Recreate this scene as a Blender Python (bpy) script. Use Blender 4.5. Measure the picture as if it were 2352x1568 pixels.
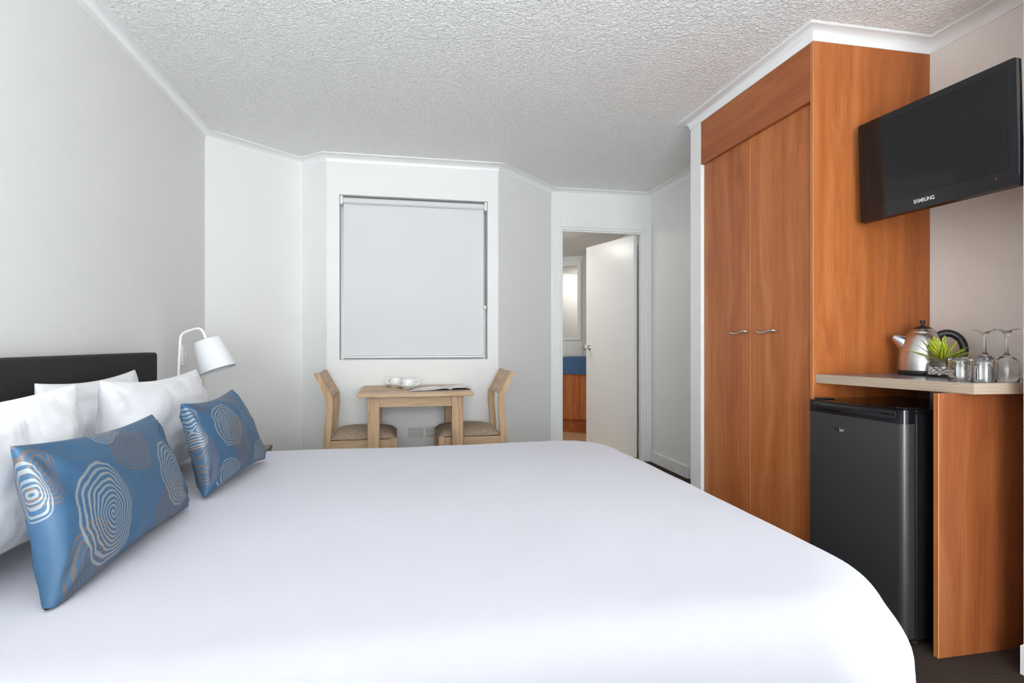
import bpy, bmesh, math, random
from mathutils import Vector, Matrix, noise

random.seed(7)
scn = bpy.context.scene
for o in list(bpy.data.objects):
    bpy.data.objects.remove(o)
COL = scn.collection
PI = math.pi

# ------------------------------------------------------------------ camera
CAM_H = 1.05
FPX = 1315.0
PSI = math.atan(265 / 1315.0)          # turned to the right of the left wall's direction
cd = bpy.data.cameras.new('camera')
cam = bpy.data.objects.new('camera', cd)
COL.objects.link(cam)
cd.sensor_width = 36.0
cd.lens = 36.0 * FPX / 2352.0
cd.shift_y = 4.0 / 2352.0
cd.clip_start = 0.02
cam.location = (0, 0, CAM_H)
cam.rotation_euler = (PI / 2, 0, -PSI)
scn.camera = cam

# ------------------------------------------------------------------ light
scn.view_settings.view_transform = 'Standard'
scn.view_settings.look = 'None'
scn.view_settings.gamma = 1.0
scn.view_settings.use_curve_mapping = False
scn.view_settings.exposure = 1.08
scn.cycles.max_bounces = 10
scn.cycles.diffuse_bounces = 6
scn.cycles.glossy_bounces = 6
scn.cycles.transmission_bounces = 10
scn.cycles.transparent_max_bounces = 16
world = bpy.data.worlds.new('sky')
scn.world = world
world.use_nodes = True
wn = world.node_tree.nodes
bg = wn['Background']
bg.inputs[0].default_value = (0.90, 0.955, 1.0, 1)   # even bright overcast
bg.inputs[1].default_value = 9.0

def portal(name, loc, rot, sx, sy):
    l = bpy.data.lights.new(name, 'AREA')
    l.shape = 'RECTANGLE'
    l.size, l.size_y = sx, sy
    l.cycles.is_portal = True
    o = bpy.data.objects.new(name, l)
    COL.objects.link(o)
    o.location = loc
    o.rotation_euler = rot
    return o

REAR = -2.6
portal('daylight_portal', (-0.04, REAR - 0.12, 1.01), (-PI / 2, 0, PI), 2.18, 2.02)

# ------------------------------------------------------------------ helpers
def V(*a):
    return Vector(a)

def project(u, v, dep):                 # pixel + distance along the view -> place
    a = (u - 1176.0) / FPX
    b = -(v - 788.0) / FPX
    c, s = math.cos(PSI), math.sin(PSI)
    return V((a * c + s) * dep, (-a * s + c) * dep, CAM_H + b * dep)

def tag(o, label=None, cat=None, group=None, kind=None):
    if label: o['label'] = label
    if cat: o['category'] = cat
    if group: o['group'] = group
    if kind: o['kind'] = kind
    return o

def thing(name, loc, label, cat, rotz=0.0, group=None):
    o = bpy.data.objects.new(name, None)
    COL.objects.link(o)
    o.empty_display_size = 0.05
    o.location = loc
    o.rotation_euler = (0, 0, rotz)
    return tag(o, label, cat, group)

def mkobj(name, bm, mat, parent=None, smooth=False, world=False, angle=None):
    if world and parent is not None:
        p = parent
        off = Vector((0, 0, 0))
        while p is not None:
            off += p.location
            p = p.parent
        bmesh.ops.translate(bm, verts=bm.verts, vec=-off)
    bmesh.ops.recalc_face_normals(bm, faces=bm.faces)
    me = bpy.data.meshes.new(name)
    bm.to_mesh(me)
    bm.free()
    if smooth or angle:
        for p in me.polygons:
            p.use_smooth = True
    if angle:
        me.set_sharp_from_angle(angle=math.radians(angle))
    o = bpy.data.objects.new(name, me)
    COL.objects.link(o)
    if mat is not None:
        me.materials.append(mat)
    if parent is not None:
        o.parent = parent
    return o

def box(bm, x0, x1, y0, y1, z0, z1, bev=0.0, seg=2):
    r = bmesh.ops.create_cube(bm, size=1.0)
    vs = r['verts']
    for v in vs:
        v.co = V((x0 + x1) / 2 + v.co.x * (x1 - x0), (y0 + y1) / 2 + v.co.y * (y1 - y0), (z0 + z1) / 2 + v.co.z * (z1 - z0))
    if bev > 0:
        es = list({e for v in vs for e in v.link_edges})
        bmesh.ops.bevel(bm, geom=es, offset=bev, segments=seg, affect='EDGES', profile=0.5)

def bx(*a, **k):
    bm = bmesh.new()
    box(bm, *a, **k)
    return bm

def prism(bm, pts, z0, z1):
    lo = [bm.verts.new((p[0], p[1], z0)) for p in pts]
    hi = [bm.verts.new((p[0], p[1], z1)) for p in pts]
    n = len(pts)
    bm.faces.new(lo[::-1])
    bm.faces.new(hi)
    for i in range(n):
        bm.faces.new((lo[i], lo[(i + 1) % n], hi[(i + 1) % n], hi[i]))

def extrude_profile(bm, pts3, vec):
    """closed polygon of points swept along vec"""
    vec = Vector(vec)
    a = [bm.verts.new(p) for p in pts3]
    b = [bm.verts.new(Vector(p) + vec) for p in pts3]
    n = len(pts3)
    bm.faces.new(a)
    bm.faces.new(b[::-1])
    for i in range(n):
        bm.faces.new((a[i], b[i], b[(i + 1) % n], a[(i + 1) % n]))

def lathe(bm, prof, seg=40, axis_pt=(0, 0, 0)):
    """profile list of (r, z), ends on the axis where r is 0"""
    rings = []
    ox, oy, oz = axis_pt
    for r, z in prof:
        if r < 1e-6:
            rings.append([bm.verts.new((ox, oy, oz + z))])
        else:
            rings.append([bm.verts.new((ox + r * math.cos(2 * PI * i / seg), oy + r * math.sin(2 * PI * i / seg), oz + z)) for i in range(seg)])
    for a, b in zip(rings[:-1], rings[1:]):
        for i in range(seg):
            j = (i + 1) % seg
            if len(a) == 1 and len(b) == 1:
                continue
            if len(a) == 1:
                bm.faces.new((a[0], b[j], b[i]))
            elif len(b) == 1:
                bm.faces.new((a[i], a[j], b[0]))
            else:
                bm.faces.new((a[i], a[j], b[j], b[i]))

def tube(bm, pts, rad, seg=12, caps=True, closed=False):
    pts = [Vector(p) for p in pts]
    n = len(pts)
    rads = rad if isinstance(rad, (list, tuple)) else [rad] * n
    rings = []
    up = None
    for i, p in enumerate(pts):
        if closed:
            t = (pts[(i + 1) % n] - pts[i - 1]).normalized()
        else:
            t = (pts[min(i + 1, n - 1)] - pts[max(i - 1, 0)]).normalized()
        if up is None:
            up = V(0, 0, 1) if abs(t.z) < 0.9 else V(1, 0, 0)
        s = t.cross(up).normalized()
        up = s.cross(t).normalized()
        rings.append([bm.verts.new(p + (s * math.cos(2 * PI * k / seg) + up * math.sin(2 * PI * k / seg)) * rads[i]) for k in range(seg)])
    m = n if closed else n - 1
    for i in range(m):
        a, b = rings[i], rings[(i + 1) % n]
        for k in range(seg):
            bm.faces.new((a[k], a[(k + 1) % seg], b[(k + 1) % seg], b[k]))
    if caps and not closed:
        bm.faces.new(rings[0][::-1])
        bm.faces.new(rings[-1])

def smooth_path(pts, n=6):
    """Catmull-Rom through the points"""
    pts = [Vector(p) for p in pts]
    out = []
    for i in range(len(pts) - 1):
        p0 = pts[max(i - 1, 0)]; p1 = pts[i]; p2 = pts[i + 1]; p3 = pts[min(i + 2, len(pts) - 1)]
        for k in range(n):
            t = k / n
            out.append(0.5 * ((2 * p1) + (p2 - p0) * t + (2 * p0 - 5 * p1 + 4 * p2 - p3) * t * t + (3 * p1 - p0 - 3 * p2 + p3) * t ** 3))
    out.append(pts[-1])
    return out

def text_mesh(name, body, size, depth, mat, parent, loc, rot, offset=0.0, xscale=1.0):
    cu = bpy.data.curves.new(name, 'FONT')
    cu.body = body
    cu.size = size
    cu.extrude = depth
    cu.offset = offset
    cu.align_x = 'CENTER'
    cu.align_y = 'CENTER'
    t = bpy.data.objects.new(name + '_curve', cu)
    COL.objects.link(t)
    dg = bpy.context.evaluated_depsgraph_get()
    me = bpy.data.meshes.new_from_object(t.evaluated_get(dg))
    bpy.data.objects.remove(t)
    bpy.data.curves.remove(cu)
    me.materials.clear()
    me.materials.append(mat)
    o = bpy.data.objects.new(name, me)
    COL.objects.link(o)
    o.parent = parent
    o.location = loc
    o.rotation_euler = rot
    o.scale = (xscale, 1, 1)
    return o

# ------------------------------------------------------------------ materials
def srgb(r, g, b):
    def f(c):
        c /= 255.0
        return c / 12.92 if c <= 0.04045 else ((c + 0.055) / 1.055) ** 2.4
    return (f(r), f(g), f(b), 1.0)

def mat(name, col=(0.8, 0.8, 0.8, 1), rough=0.5, metal=0.0, **kw):
    m = bpy.data.materials.new(name)
    m.use_nodes = True
    b = m.node_tree.nodes['Principled BSDF']
    b.inputs['Base Color'].default_value = col
    b.inputs['Roughness'].default_value = rough
    b.inputs['Metallic'].default_value = metal
    for k, v in kw.items():
        b.inputs[k].default_value = v
    return m

class NT:
    def __init__(self, m):
        self.m = m
        self.t = m.node_tree
        self.b = self.t.nodes['Principled BSDF']
    def n(self, typ, **kw):
        nd = self.t.nodes.new(typ)
        for k, v in kw.items():
            setattr(nd, k, v)
        return nd
    def l(self, a, b):
        self.t.links.new(a, b)
    def coords(self, scale=(1, 1, 1), loc=(0, 0, 0), kind='Object', rot=(0, 0, 0)):
        tc = self.n('ShaderNodeTexCoord')
        mp = self.n('ShaderNodeMapping')
        mp.inputs['Scale'].default_value = scale
        mp.inputs['Location'].default_value = loc
        mp.inputs['Rotation'].default_value = rot
        self.l(tc.outputs[kind], mp.inputs[0])
        return mp.outputs[0]
    def noise(self, vec, scale=1.0, detail=4.0, rough=0.5, dist=0.0):
        nd = self.n('ShaderNodeTexNoise')
        nd.inputs['Scale'].default_value = scale
        nd.inputs['Detail'].default_value = detail
        nd.inputs['Roughness'].default_value = rough
        nd.inputs['Distortion'].default_value = dist
        if vec is not None:
            self.l(vec, nd.inputs['Vector'])
        return nd.outputs[0]
    def ramp(self, fac, stops):
        nd = self.n('ShaderNodeValToRGB')
        els = nd.color_ramp.elements
        while len(els) < len(stops):
            els.new(0.5)
        for e, (p, c) in zip(els, stops):
            e.position = p
            e.color = c
        self.l(fac, nd.inputs[0])
        return nd.outputs[0]
    def math(self, op, a, b=None, clamp=False):
        nd = self.n('ShaderNodeMath', operation=op, use_clamp=clamp)
        for i, x in enumerate((a, b)):
            if x is None:
                continue
            if isinstance(x, (int, float)):
                nd.inputs[i].default_value = x
            else:
                self.l(x, nd.inputs[i])
        return nd.outputs[0]
    def mix(self, fac, a, b, blend='MIX'):
        nd = self.n('ShaderNodeMix', data_type='RGBA', blend_type=blend)
        for i, x in ((0, fac), (6, a), (7, b)):
            if isinstance(x, (int, float)):
                nd.inputs[i].default_value = x
            elif isinstance(x, (tuple, list)):
                nd.inputs[i].default_value = x
            else:
                self.l(x, nd.inputs[i])
        return nd.outputs[2]
    def bump(self, h, strength=0.3, dist=0.01):
        nd = self.n('ShaderNodeBump')
        nd.inputs['Strength'].default_value = strength
        nd.inputs['Distance'].default_value = dist
        self.l(h, nd.inputs['Height'])
        self.l(nd.outputs[0], self.b.inputs['Normal'])

def m_paint(name, col, rough=0.6):
    m = mat(name, col, rough)
    t = NT(m)
    n = t.noise(t.coords((1, 1, 1)), 220, 3)
    t.bump(n, 0.04, 0.002)
    return m

def m_wood(name, axis, dark, mid, light, scale=1.0, seed=0.0, rough=0.38, fine=0.16, streak=15.0):
    m = mat(name, mid, rough)
    t = NT(m)
    def sc(across, along):
        s = [across * scale] * 3
        s['xyz'.index(axis)] = along * scale
        return tuple(s)
    warp = t.noise(t.coords(sc(3.2, 0.9), (seed, seed * 2, seed * 3)), 1.0, 2)
    c1 = t.coords(sc(streak, 0.55), (seed + 3, seed, seed + 9))
    vadd = t.n('ShaderNodeVectorMath', operation='MULTIPLY_ADD')
    t.l(warp, vadd.inputs[0]); vadd.inputs[1].default_value = (3.6, 3.6, 3.6); t.l(c1, vadd.inputs[2])
    big = t.noise(vadd.outputs[0], 0.42, 3, 0.55)
    streaks = t.noise(vadd.outputs[0], 1.7, 5, 0.65)
    fines = t.noise(t.coords(sc(190, 4.5), (seed, 1, 2)), 1.0, 3, 0.6)
    a = t.math('MULTIPLY', big, 0.62)
    b = t.math('MULTIPLY', streaks, 0.38)
    f = t.math('ADD', a, b)
    c = t.ramp(f, [(0.30, dark), (0.5, mid), (0.68, light)])
    g = t.ramp(fines, [(0.35, (1 - fine, 1 - fine, 1 - fine, 1)), (0.6, (1, 1, 1, 1))])
    col = t.mix(1.0, c, g, 'MULTIPLY')
    t.l(col, t.b.inputs['Base Color'])
    t.b.inputs['Specular IOR Level'].default_value = 0.32
    t.bump(fines, 0.05, 0.001)
    return m

WHITE = m_paint('wall_paint', srgb(236, 236, 234), 0.55)
WARM_LIT = m_paint('wall_paint_warm_lit', srgb(236, 230, 223), 0.55)  # wall white tinted warm to stand in for light bounced off the wood
TRIM = mat('trim_gloss_paint', srgb(238, 238, 237), 0.3)
GLOSSW = mat('white_enamel', srgb(240, 240, 240), 0.25)

def m_ceiling():
    m = mat('stippled_ceiling', srgb(252, 252, 250), 0.75)
    t = NT(m)
    v = t.coords((1, 1, 1))
    n1 = t.noise(v, 62, 3, 0.55, 0.8)
    n2 = t.noise(v, 120, 2, 0.5, 0.3)
    r1 = t.ramp(n1, [(0.40, (0, 0, 0, 1)), (0.62, (1, 1, 1, 1))])
    h = t.math('ADD', r1, t.math('MULTIPLY', n2, 0.7))
    t.bump(h, 0.75, 0.007)
    return m
CEIL = m_ceiling()

def m_carpet():
    m = mat('brown_cord_carpet', srgb(88, 74, 66), 0.95)
    t = NT(m)
    v = t.coords((1, 1, 1), rot=(0, 0, 0.12))
    w = t.n('ShaderNodeTexWave', wave_type='BANDS', bands_direction='Y')
    w.inputs['Scale'].default_value = 42
    w.inputs['Distortion'].default_value = 1.2
    w.inputs['Detail'].default_value = 2
    t.l(v, w.inputs['Vector'])
    n = t.noise(v, 380, 3, 0.6)
    f = t.math('ADD', t.math('MULTIPLY', w.outputs['Fac'], 0.45), t.math('MULTIPLY', n, 0.55))
    t.l(t.ramp(f, [(0.3, srgb(42, 35, 31)), (0.7, srgb(78, 66, 59))]), t.b.inputs['Base Color'])
    t.bump(f, 0.7, 0.004)
    t.b.inputs['Specular IOR Level'].default_value = 0.1
    return m
CARPET = m_carpet()

CH_D, CH_M, CH_L = srgb(156, 86, 43), srgb(186, 109, 60), srgb(204, 132, 79)
CHERRY_V = m_wood('cherry_laminate_upright', 'z', CH_D, CH_M, CH_L, 1.0, 1.3)
CHERRY_V2 = m_wood('cherry_laminate_upright_b', 'z', CH_D, CH_M, CH_L, 1.0, 7.7)
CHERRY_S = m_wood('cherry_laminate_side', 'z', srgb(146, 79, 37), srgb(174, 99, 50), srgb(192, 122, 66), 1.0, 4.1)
CHERRY_H = m_wood('cherry_laminate_level', 'y', srgb(134, 72, 38), srgb(162, 90, 48), srgb(180, 110, 64), 1.0, 2.6)
CHERRY_SHADE = m_wood('cherry_laminate_shaded', 'z', srgb(118, 62, 32), srgb(142, 78, 42), srgb(158, 94, 54), 1.0, 9.2)  # same cherry laminate, darkened to paint in the shade on the end panel
CHERRY_E = mat('cherry_edge_strip', srgb(206, 142, 92), 0.4)
OAK_D, OAK_M, OAK_L = srgb(172, 136, 100), srgb(202, 168, 130), srgb(220, 192, 158)
OAK_X = m_wood('oak_level', 'x', OAK_D, OAK_M, OAK_L, 1.6, 0.4, 0.45, 0.3)
OAK_Z = m_wood('oak_upright', 'z', OAK_D, OAK_M, OAK_L, 1.6, 3.4, 0.45, 0.3)
OAK_Y = m_wood('oak_cross', 'y', OAK_D, OAK_M, OAK_L, 1.6, 5.4, 0.45, 0.3)
STEEL = mat('polished_steel', (0.72, 0.72, 0.74, 1), 0.16, 1.0)
ALU = mat('satin_aluminium', (0.75, 0.76, 0.78, 1), 0.3, 1.0)
BLACKP = mat('black_gloss_plastic', (0.006, 0.006, 0.008, 1), 0.12)
BLACKM = mat('black_matt_plastic', (0.012, 0.012, 0.013, 1), 0.42)
BLACKB = mat('black_painted_metal', (0.008, 0.008, 0.009, 1), 0.35)
SCREEN = mat('tv_screen_glass', (0.010, 0.010, 0.010, 1), 0.08, **{'Specular IOR Level': 0.32})
LOGO = mat('silver_print', (0.75, 0.75, 0.76, 1), 0.35, 0.6)
LOGOD = mat('dark_print', (0.02, 0.02, 0.02, 1), 0.3, 0.3)  # darker print for the first letters of the fridge logo
CHINA = mat('white_china', srgb(243, 243, 241), 0.12)
PLASTW = mat('white_plastic', srgb(236, 236, 232), 0.35)
GREYG = mat('gap_grey', srgb(120, 120, 118), 0.7)

def m_glass(name, ior=1.45, tint=(1, 1, 1, 1)):
    m = mat(name, tint, 0.0)
    b = m.node_tree.nodes['Principled BSDF']
    b.inputs['Transmission Weight'].default_value = 1.0
    b.inputs['IOR'].default_value = ior
    return m
GLASS = m_glass('clear_glass')

def m_pane():
    m = bpy.data.materials.new('window_pane_glass')
    m.use_nodes = True
    t = m.node_tree
    for n in list(t.nodes):
        t.nodes.remove(n)
    out = t.nodes.new('ShaderNodeOutputMaterial')
    mix = t.nodes.new('ShaderNodeMixShader')
    lw = t.nodes.new('ShaderNodeLayerWeight')
    lw.inputs[0].default_value = 0.5
    pw = t.nodes.new('ShaderNodeMath'); pw.operation = 'POWER'; pw.inputs[1].default_value = 4.0
    t.links.new(lw.outputs['Facing'], pw.inputs[0])
    fr = t.nodes.new('ShaderNodeMath'); fr.operation = 'MULTIPLY_ADD'; fr.inputs[1].default_value = 0.75; fr.inputs[2].default_value = 0.035
    t.links.new(pw.outputs[0], fr.inputs[0])
    tr = t.nodes.new('ShaderNodeBsdfTransparent')
    gl = t.nodes.new('ShaderNodeBsdfGlossy')
    gl.inputs['Roughness'].default_value = 0.02
    t.links.new(fr.outputs[0], mix.inputs[0])
    t.links.new(tr.outputs[0], mix.inputs[1])
    t.links.new(gl.outputs[0], mix.inputs[2])
    t.links.new(mix.outputs[0], out.inputs[0])
    return m
PANE = m_pane()

def m_linen(name, col, wr=0.35, sc=5.0):
    m = mat(name, col, 0.85)
    t = NT(m)
    t.b.inputs['Sheen Weight'].default_value = 0.15
    v = t.coords((1, 1, 1))
    n = t.noise(v, sc, 3, 0.5, 0.6)
    f = t.noise(v, 900, 1)
    t.bump(t.math('ADD', n, t.math('MULTIPLY', f, 0.02)), wr, 0.03)
    return m
LINEN = m_linen('white_bed_linen', srgb(203, 202, 211), 0.12, 4.0)
PILLOWC = m_linen('white_pillowcase', srgb(234, 234, 237), 0.25, 9.0)

def m_headboard():
    m = mat('charcoal_weave', srgb(38, 34, 33), 0.85)
    t = NT(m)
    v = t.coords((1, 1, 1))
    n = t.noise(v, 420, 3, 0.7)
    t.l(t.ramp(n, [(0.35, srgb(26, 23, 22)), (0.7, srgb(50, 45, 43))]), t.b.inputs['Base Color'])
    t.bump(n, 0.3, 0.002)
    return m
HEADB = m_headboard()

def m_tweed():
    m = mat('brown_tweed', srgb(116, 98, 84), 0.95)
    t = NT(m)
    n = t.noise(t.coords((260, 260, 90)), 1.0, 3, 0.7)
    t.l(t.ramp(n, [(0.36, srgb(96, 78, 64)), (0.5, srgb(164, 142, 120)), (0.66, srgb(216, 198, 176))]), t.b.inputs['Base Color'])
    t.bump(n, 0.5, 0.003)
    return m
TWEED = m_tweed()

def m_brushed():
    m = mat('brushed_steel', (0.60, 0.58, 0.56, 1), 0.27, 1.0)
    t = NT(m)
    return m
BRUSHED = m_brushed()

def m_fridge():
    m = mat('dark_grey_metal', (0.085, 0.083, 0.083, 1), 0.34, 0.7)
    return m
FRIDGE = m_fridge()

def m_laminate():
    m = mat('slate_laminate', srgb(92, 94, 104), 0.22)
    t = NT(m)
    n = t.noise(t.coords((1, 1, 1)), 300, 3)
    t.l(t.ramp(n, [(0.35, srgb(112, 114, 126)), (0.7, srgb(130, 132, 144))]), t.b.inputs['Base Color'])
    return m
LAMIN = m_laminate()

def m_edge():
    m = mat('striped_edge_band', srgb(190, 172, 150), 0.45)
    t = NT(m)
    tc = t.n('ShaderNodeTexCoord')
    sp = t.n('ShaderNodeSeparateXYZ')
    t.l(tc.outputs['Object'], sp.inputs[0])
    # object z runs 0 .. 0.036 over the band, about seven plies
    ph = t.math('FRACT', t.math('MULTIPLY', sp.outputs[2], 195.0))
    wav = t.math('ABSOLUTE', t.math('SUBTRACT', ph, 0.5))
    n = t.noise(t.coords((9, 9, 300)), 1.0, 3)
    f = t.math('ADD', wav, t.math('MULTIPLY', t.math('SUBTRACT', n, 0.5), 0.25))
    t.l(t.ramp(f, [(0.12, srgb(124, 104, 88)), (0.24, srgb(184, 166, 146))]), t.b.inputs['Base Color'])
    return m
EDGEB = m_edge()

def m_blind():
    m = mat('roller_blind_cloth', srgb(222, 223, 224), 0.8)
    t = NT(m)
    n = t.noise(t.coords((600, 600, 600)), 1.0, 2)
    t.bump(n, 0.05, 0.001)
    return m
BLIND = m_blind()

def m_medallions(name, meds):
    """blue satin woven with ringed medallions; uv in metres"""
    m = mat(name, srgb(72, 112, 148), 0.5)
    t = NT(m)
    uv = t.n('ShaderNodeUVMap')
    uvs = uv.outputs[0]
    dn = t.n('ShaderNodeTexNoise')
    dn.inputs['Scale'].default_value = 13.0
    dn.inputs['Detail'].default_value = 2.0
    t.l(uvs, dn.inputs['Vector'])
    cen = t.n('ShaderNodeVectorMath', operation='SUBTRACT')
    t.l(dn.outputs[1], cen.inputs[0]); cen.inputs[1].default_value = (0.5, 0.5, 0.5)
    warp = t.n('ShaderNodeVectorMath', operation='MULTIPLY_ADD')
    t.l(cen.outputs[0], warp.inputs[0]); warp.inputs[1].default_value = (0.035, 0.035, 0.0); t.l(uvs, warp.inputs[2])
    wn_ = t.noise(uvs, 620, 2)
    base = t.ramp(wn_, [(0.3, srgb(46, 82, 113)), (0.7, srgb(57, 97, 130))])
    metal = None
    for (cx, cy, rx, ry, kind, rings) in meds:
        sb = t.n('ShaderNodeVectorMath', operation='SUBTRACT')
        t.l(warp.outputs[0], sb.inputs[0]); sb.inputs[1].default_value = (cx, cy, 0)
        ml = t.n('ShaderNodeVectorMath', operation='MULTIPLY')
        t.l(sb.outputs[0], ml.inputs[0]); ml.inputs[1].default_value = (1 / rx, 1 / ry, 0)
        ln = t.n('ShaderNodeVectorMath', operation='LENGTH')
        t.l(ml.outputs[0], ln.inputs[0])
        # an off-centre second eye makes the loops drift like the woven swirl
        s2 = t.n('ShaderNodeVectorMath', operation='SUBTRACT')
        t.l(ml.outputs[0], s2.inputs[0]); s2.inputs[1].default_value = (0.22, -0.12, 0)
        l2 = t.n('ShaderNodeVectorMath', operation='LENGTH')
        t.l(s2.outputs[0], l2.inputs[0])
        r = ln.outputs['Value']; r2 = l2.outputs['Value']
        w = t.math('MULTIPLY', r, r, True)
        rr = t.math('ADD', t.math('MULTIPLY', r, w), t.math('MULTIPLY', r2, t.math('SUBTRACT', 1.0, w)))
        fr = t.math('FRACT', t.math('MULTIPLY', rr, rings))
        line = t.math('MULTIPLY', t.math('GREATER_THAN', fr, 0.56), t.math('LESS_THAN', r, 1.0))
        col = srgb(148, 154, 156) if kind == 'S' else srgb(116, 100, 95)
        line = t.math('MULTIPLY', line, 0.9)
        base = t.mix(line, base, col)
        metal = line if metal is None else t.math('MAXIMUM', metal, line)
    t.l(base, t.b.inputs['Base Color'])
    t.l(t.math('MULTIPLY', metal, 0.4), t.b.inputs['Metallic'])
    t.bump(t.math('ADD', t.math('MULTIPLY', wn_, 0.3), metal), 0.12, 0.002)
    return m

# ------------------------------------------------------------------ room shell
CEILZ, CORZ = 2.378, 2.328
XL, XR, XN, XH = -1.177, 2.318, 1.957, 2.225
P1 = (XL, 3.893); P2 = (-0.671, 4.378); P3 = (-0.482, 4.20); P4 = (0.742, 4.20); P5 = (1.303, 4.757); P6 = (XH, 4.757)
WARD_Y0, WARD_Y1, WARD_X, NIB_Y = 2.122, 3.034, 1.728, 3.153
RNIB_Y = 1.465

def struct(name, bm, m, **k):
    o = mkobj(name, bm, m, **k)
    return tag(o, kind='structure')

def wall_seg(name, a, b, m=None, z0=0.0, z1=CEILZ, th=0.1, ext0=0.0, ext1=0.0):
    """interior lies to the right of a -> b"""
    a = Vector(a); b = Vector(b)
    d = (b - a).normalized()
    n = V(-d.y, d.x) if len(d) == 2 else None
    n = Vector((-d.y, d.x))
    a2 = a - d * ext0; b2 = b + d * ext1
    bm = bmesh.new()
    prism(bm, [a2, b2, b2 + n * th, a2 + n * th], z0, z1)
    return struct(name, bm, m or WHITE)

# floor and ceiling
f = struct('floor', bx(XL - 0.1, XR + 0.12, REAR - 0.1, 4.81, -0.1, 0.0), CARPET)
struct('ceiling', bx(XL - 0.1, XR + 0.12, REAR - 0.1, 4.86, CEILZ, CEILZ + 0.08), CEIL)

wall_seg('wall_left', (XL, REAR), P1, ext1=0.1)
wall_seg('wall_back_left', P1, P2, ext1=0.1)
wall_seg('wall_back_return', P2, P3, ext1=0.0)
# window wall
WX0, WX1, WZ0, WZ1 = -0.396, 0.663, 0.932, 2.101
bm = bmesh.new()
WT = 0.16
box(bm, P3[0], WX0, 4.20, 4.20 + WT, 0, CEILZ)
box(bm, WX1, P4[0], 4.20, 4.20 + WT, 0, CEILZ)
box(bm, WX0, WX1, 4.20, 4.20 + WT, 0, WZ0)
box(bm, WX0, WX1, 4.20, 4.20 + WT, WZ1, CEILZ)
struct('wall_back', bm, WHITE)
wall_seg('wall_back_right', P4, P5, ext0=0.0, ext1=0.08)
# door wall
DX0, DX1, DZ = 1.376, 2.174, 2.056
DY0, DY1 = 4.757, 4.857
bm = bmesh.new()
box(bm, P5[0], DX0, DY0, DY1, 0, CEILZ)
box(bm, DX1, XH + 0.1, DY0, DY1, 0, CEILZ)
box(bm, DX0, DX1, DY0, DY1, DZ, CEILZ)
struct('wall_door', bm, WHITE)
struct('wall_hall', bx(XH, XH + 0.1, NIB_Y - 0.05, DY0, 0, CEILZ), WHITE)
struct('wall_wardrobe_nib', bx(WARD_X, XR + 0.1, WARD_Y1 + 0.002, NIB_Y, 0, CEILZ), WHITE)
struct('wall_right', bx(XR, XR + 0.1, RNIB_Y, WARD_Y1, 0, CEILZ), WARM_LIT)
struct('wall_right_nib', bx(XN, XR + 0.1, REAR, RNIB_Y, 0, CEILZ), WHITE)
# rear wall with the balcony door opening, behind the camera
BX0, BX1, BZ1 = -1.13, 1.05, 2.02
bm = bmesh.new()
box(bm, XL - 0.1, BX0, REAR - 0.14, REAR, 0, CEILZ)
box(bm, BX1, XR + 0.1, REAR - 0.14, REAR, 0, CEILZ)
box(bm, BX0, BX1, REAR - 0.14, REAR, BZ1, CEILZ)
struct('wall_front', bm, WHITE)
bounce_rug = tag(mkobj('bounce_rug', bx(-1.1, 1.1, REAR + 0.08, -0.06, 0.0, 0.012, bev=0.004), mat('bounce_white', srgb(243, 243, 243), 0.95)), 'added white floor covering out of view, bouncing daylight up into the room', 'bounce_rug')  # added out of view to throw daylight up onto the ceiling

# low seat added out of view to shade the bed's near edge
ot = thing('light_blocker', (-0.09, 0.22, 0), 'added low seat with backrest, out of view, shading the near edge of the bed', 'light blocker')
OTM = mat('pale_blocker_cloth', srgb(216, 215, 213), 0.9)
mkobj('seat', bx(-0.84, 0.84, -0.24, 0.18, 0.28, 0.43, bev=0.03, seg=3), OTM, ot)
mkobj('backrest', bx(-0.84, 0.84, 0.18, 0.24, 0.08, 0.70, bev=0.02, seg=3), OTM, ot)
mkobj('frame', bx(-0.82, 0.82, -0.22, 0.18, 0.08, 0.28), OTM, ot)
for x in (-0.76, 0.76):
    for y in (-0.18, 0.18):
        mkobj('leg', bx(x - 0.02, x + 0.02, y - 0.02, y + 0.02, 0, 0.08), BLACKM, ot)

# balcony sliding door
sd = bpy.data.objects.new('door_2', None); COL.objects.link(sd)
sd.location = (-0.04, REAR - 0.07, 0); tag(sd, kind='structure')
bm = bmesh.new()
for x in (BX0 + 0.02, -0.04, BX1 - 0.02):
    box(bm, x - 0.02, x + 0.02, REAR - 0.10, REAR - 0.04, 0.0, BZ1)
box(bm, BX0, BX1, REAR - 0.10, REAR - 0.04, BZ1 - 0.04, BZ1)
box(bm, BX0, BX1, REAR - 0.10, REAR - 0.04, 0.0, 0.03)
mkobj('door_frame', bm, ALU, sd, world=True)
for x0, x1 in ((BX0 + 0.04, -0.06), (-0.02, BX1 - 0.04)):
    mkobj('pane', bx(x0, x1, REAR - 0.073, REAR - 0.067, 0.03, BZ1 - 0.04), PANE, sd, world=True)

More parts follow.
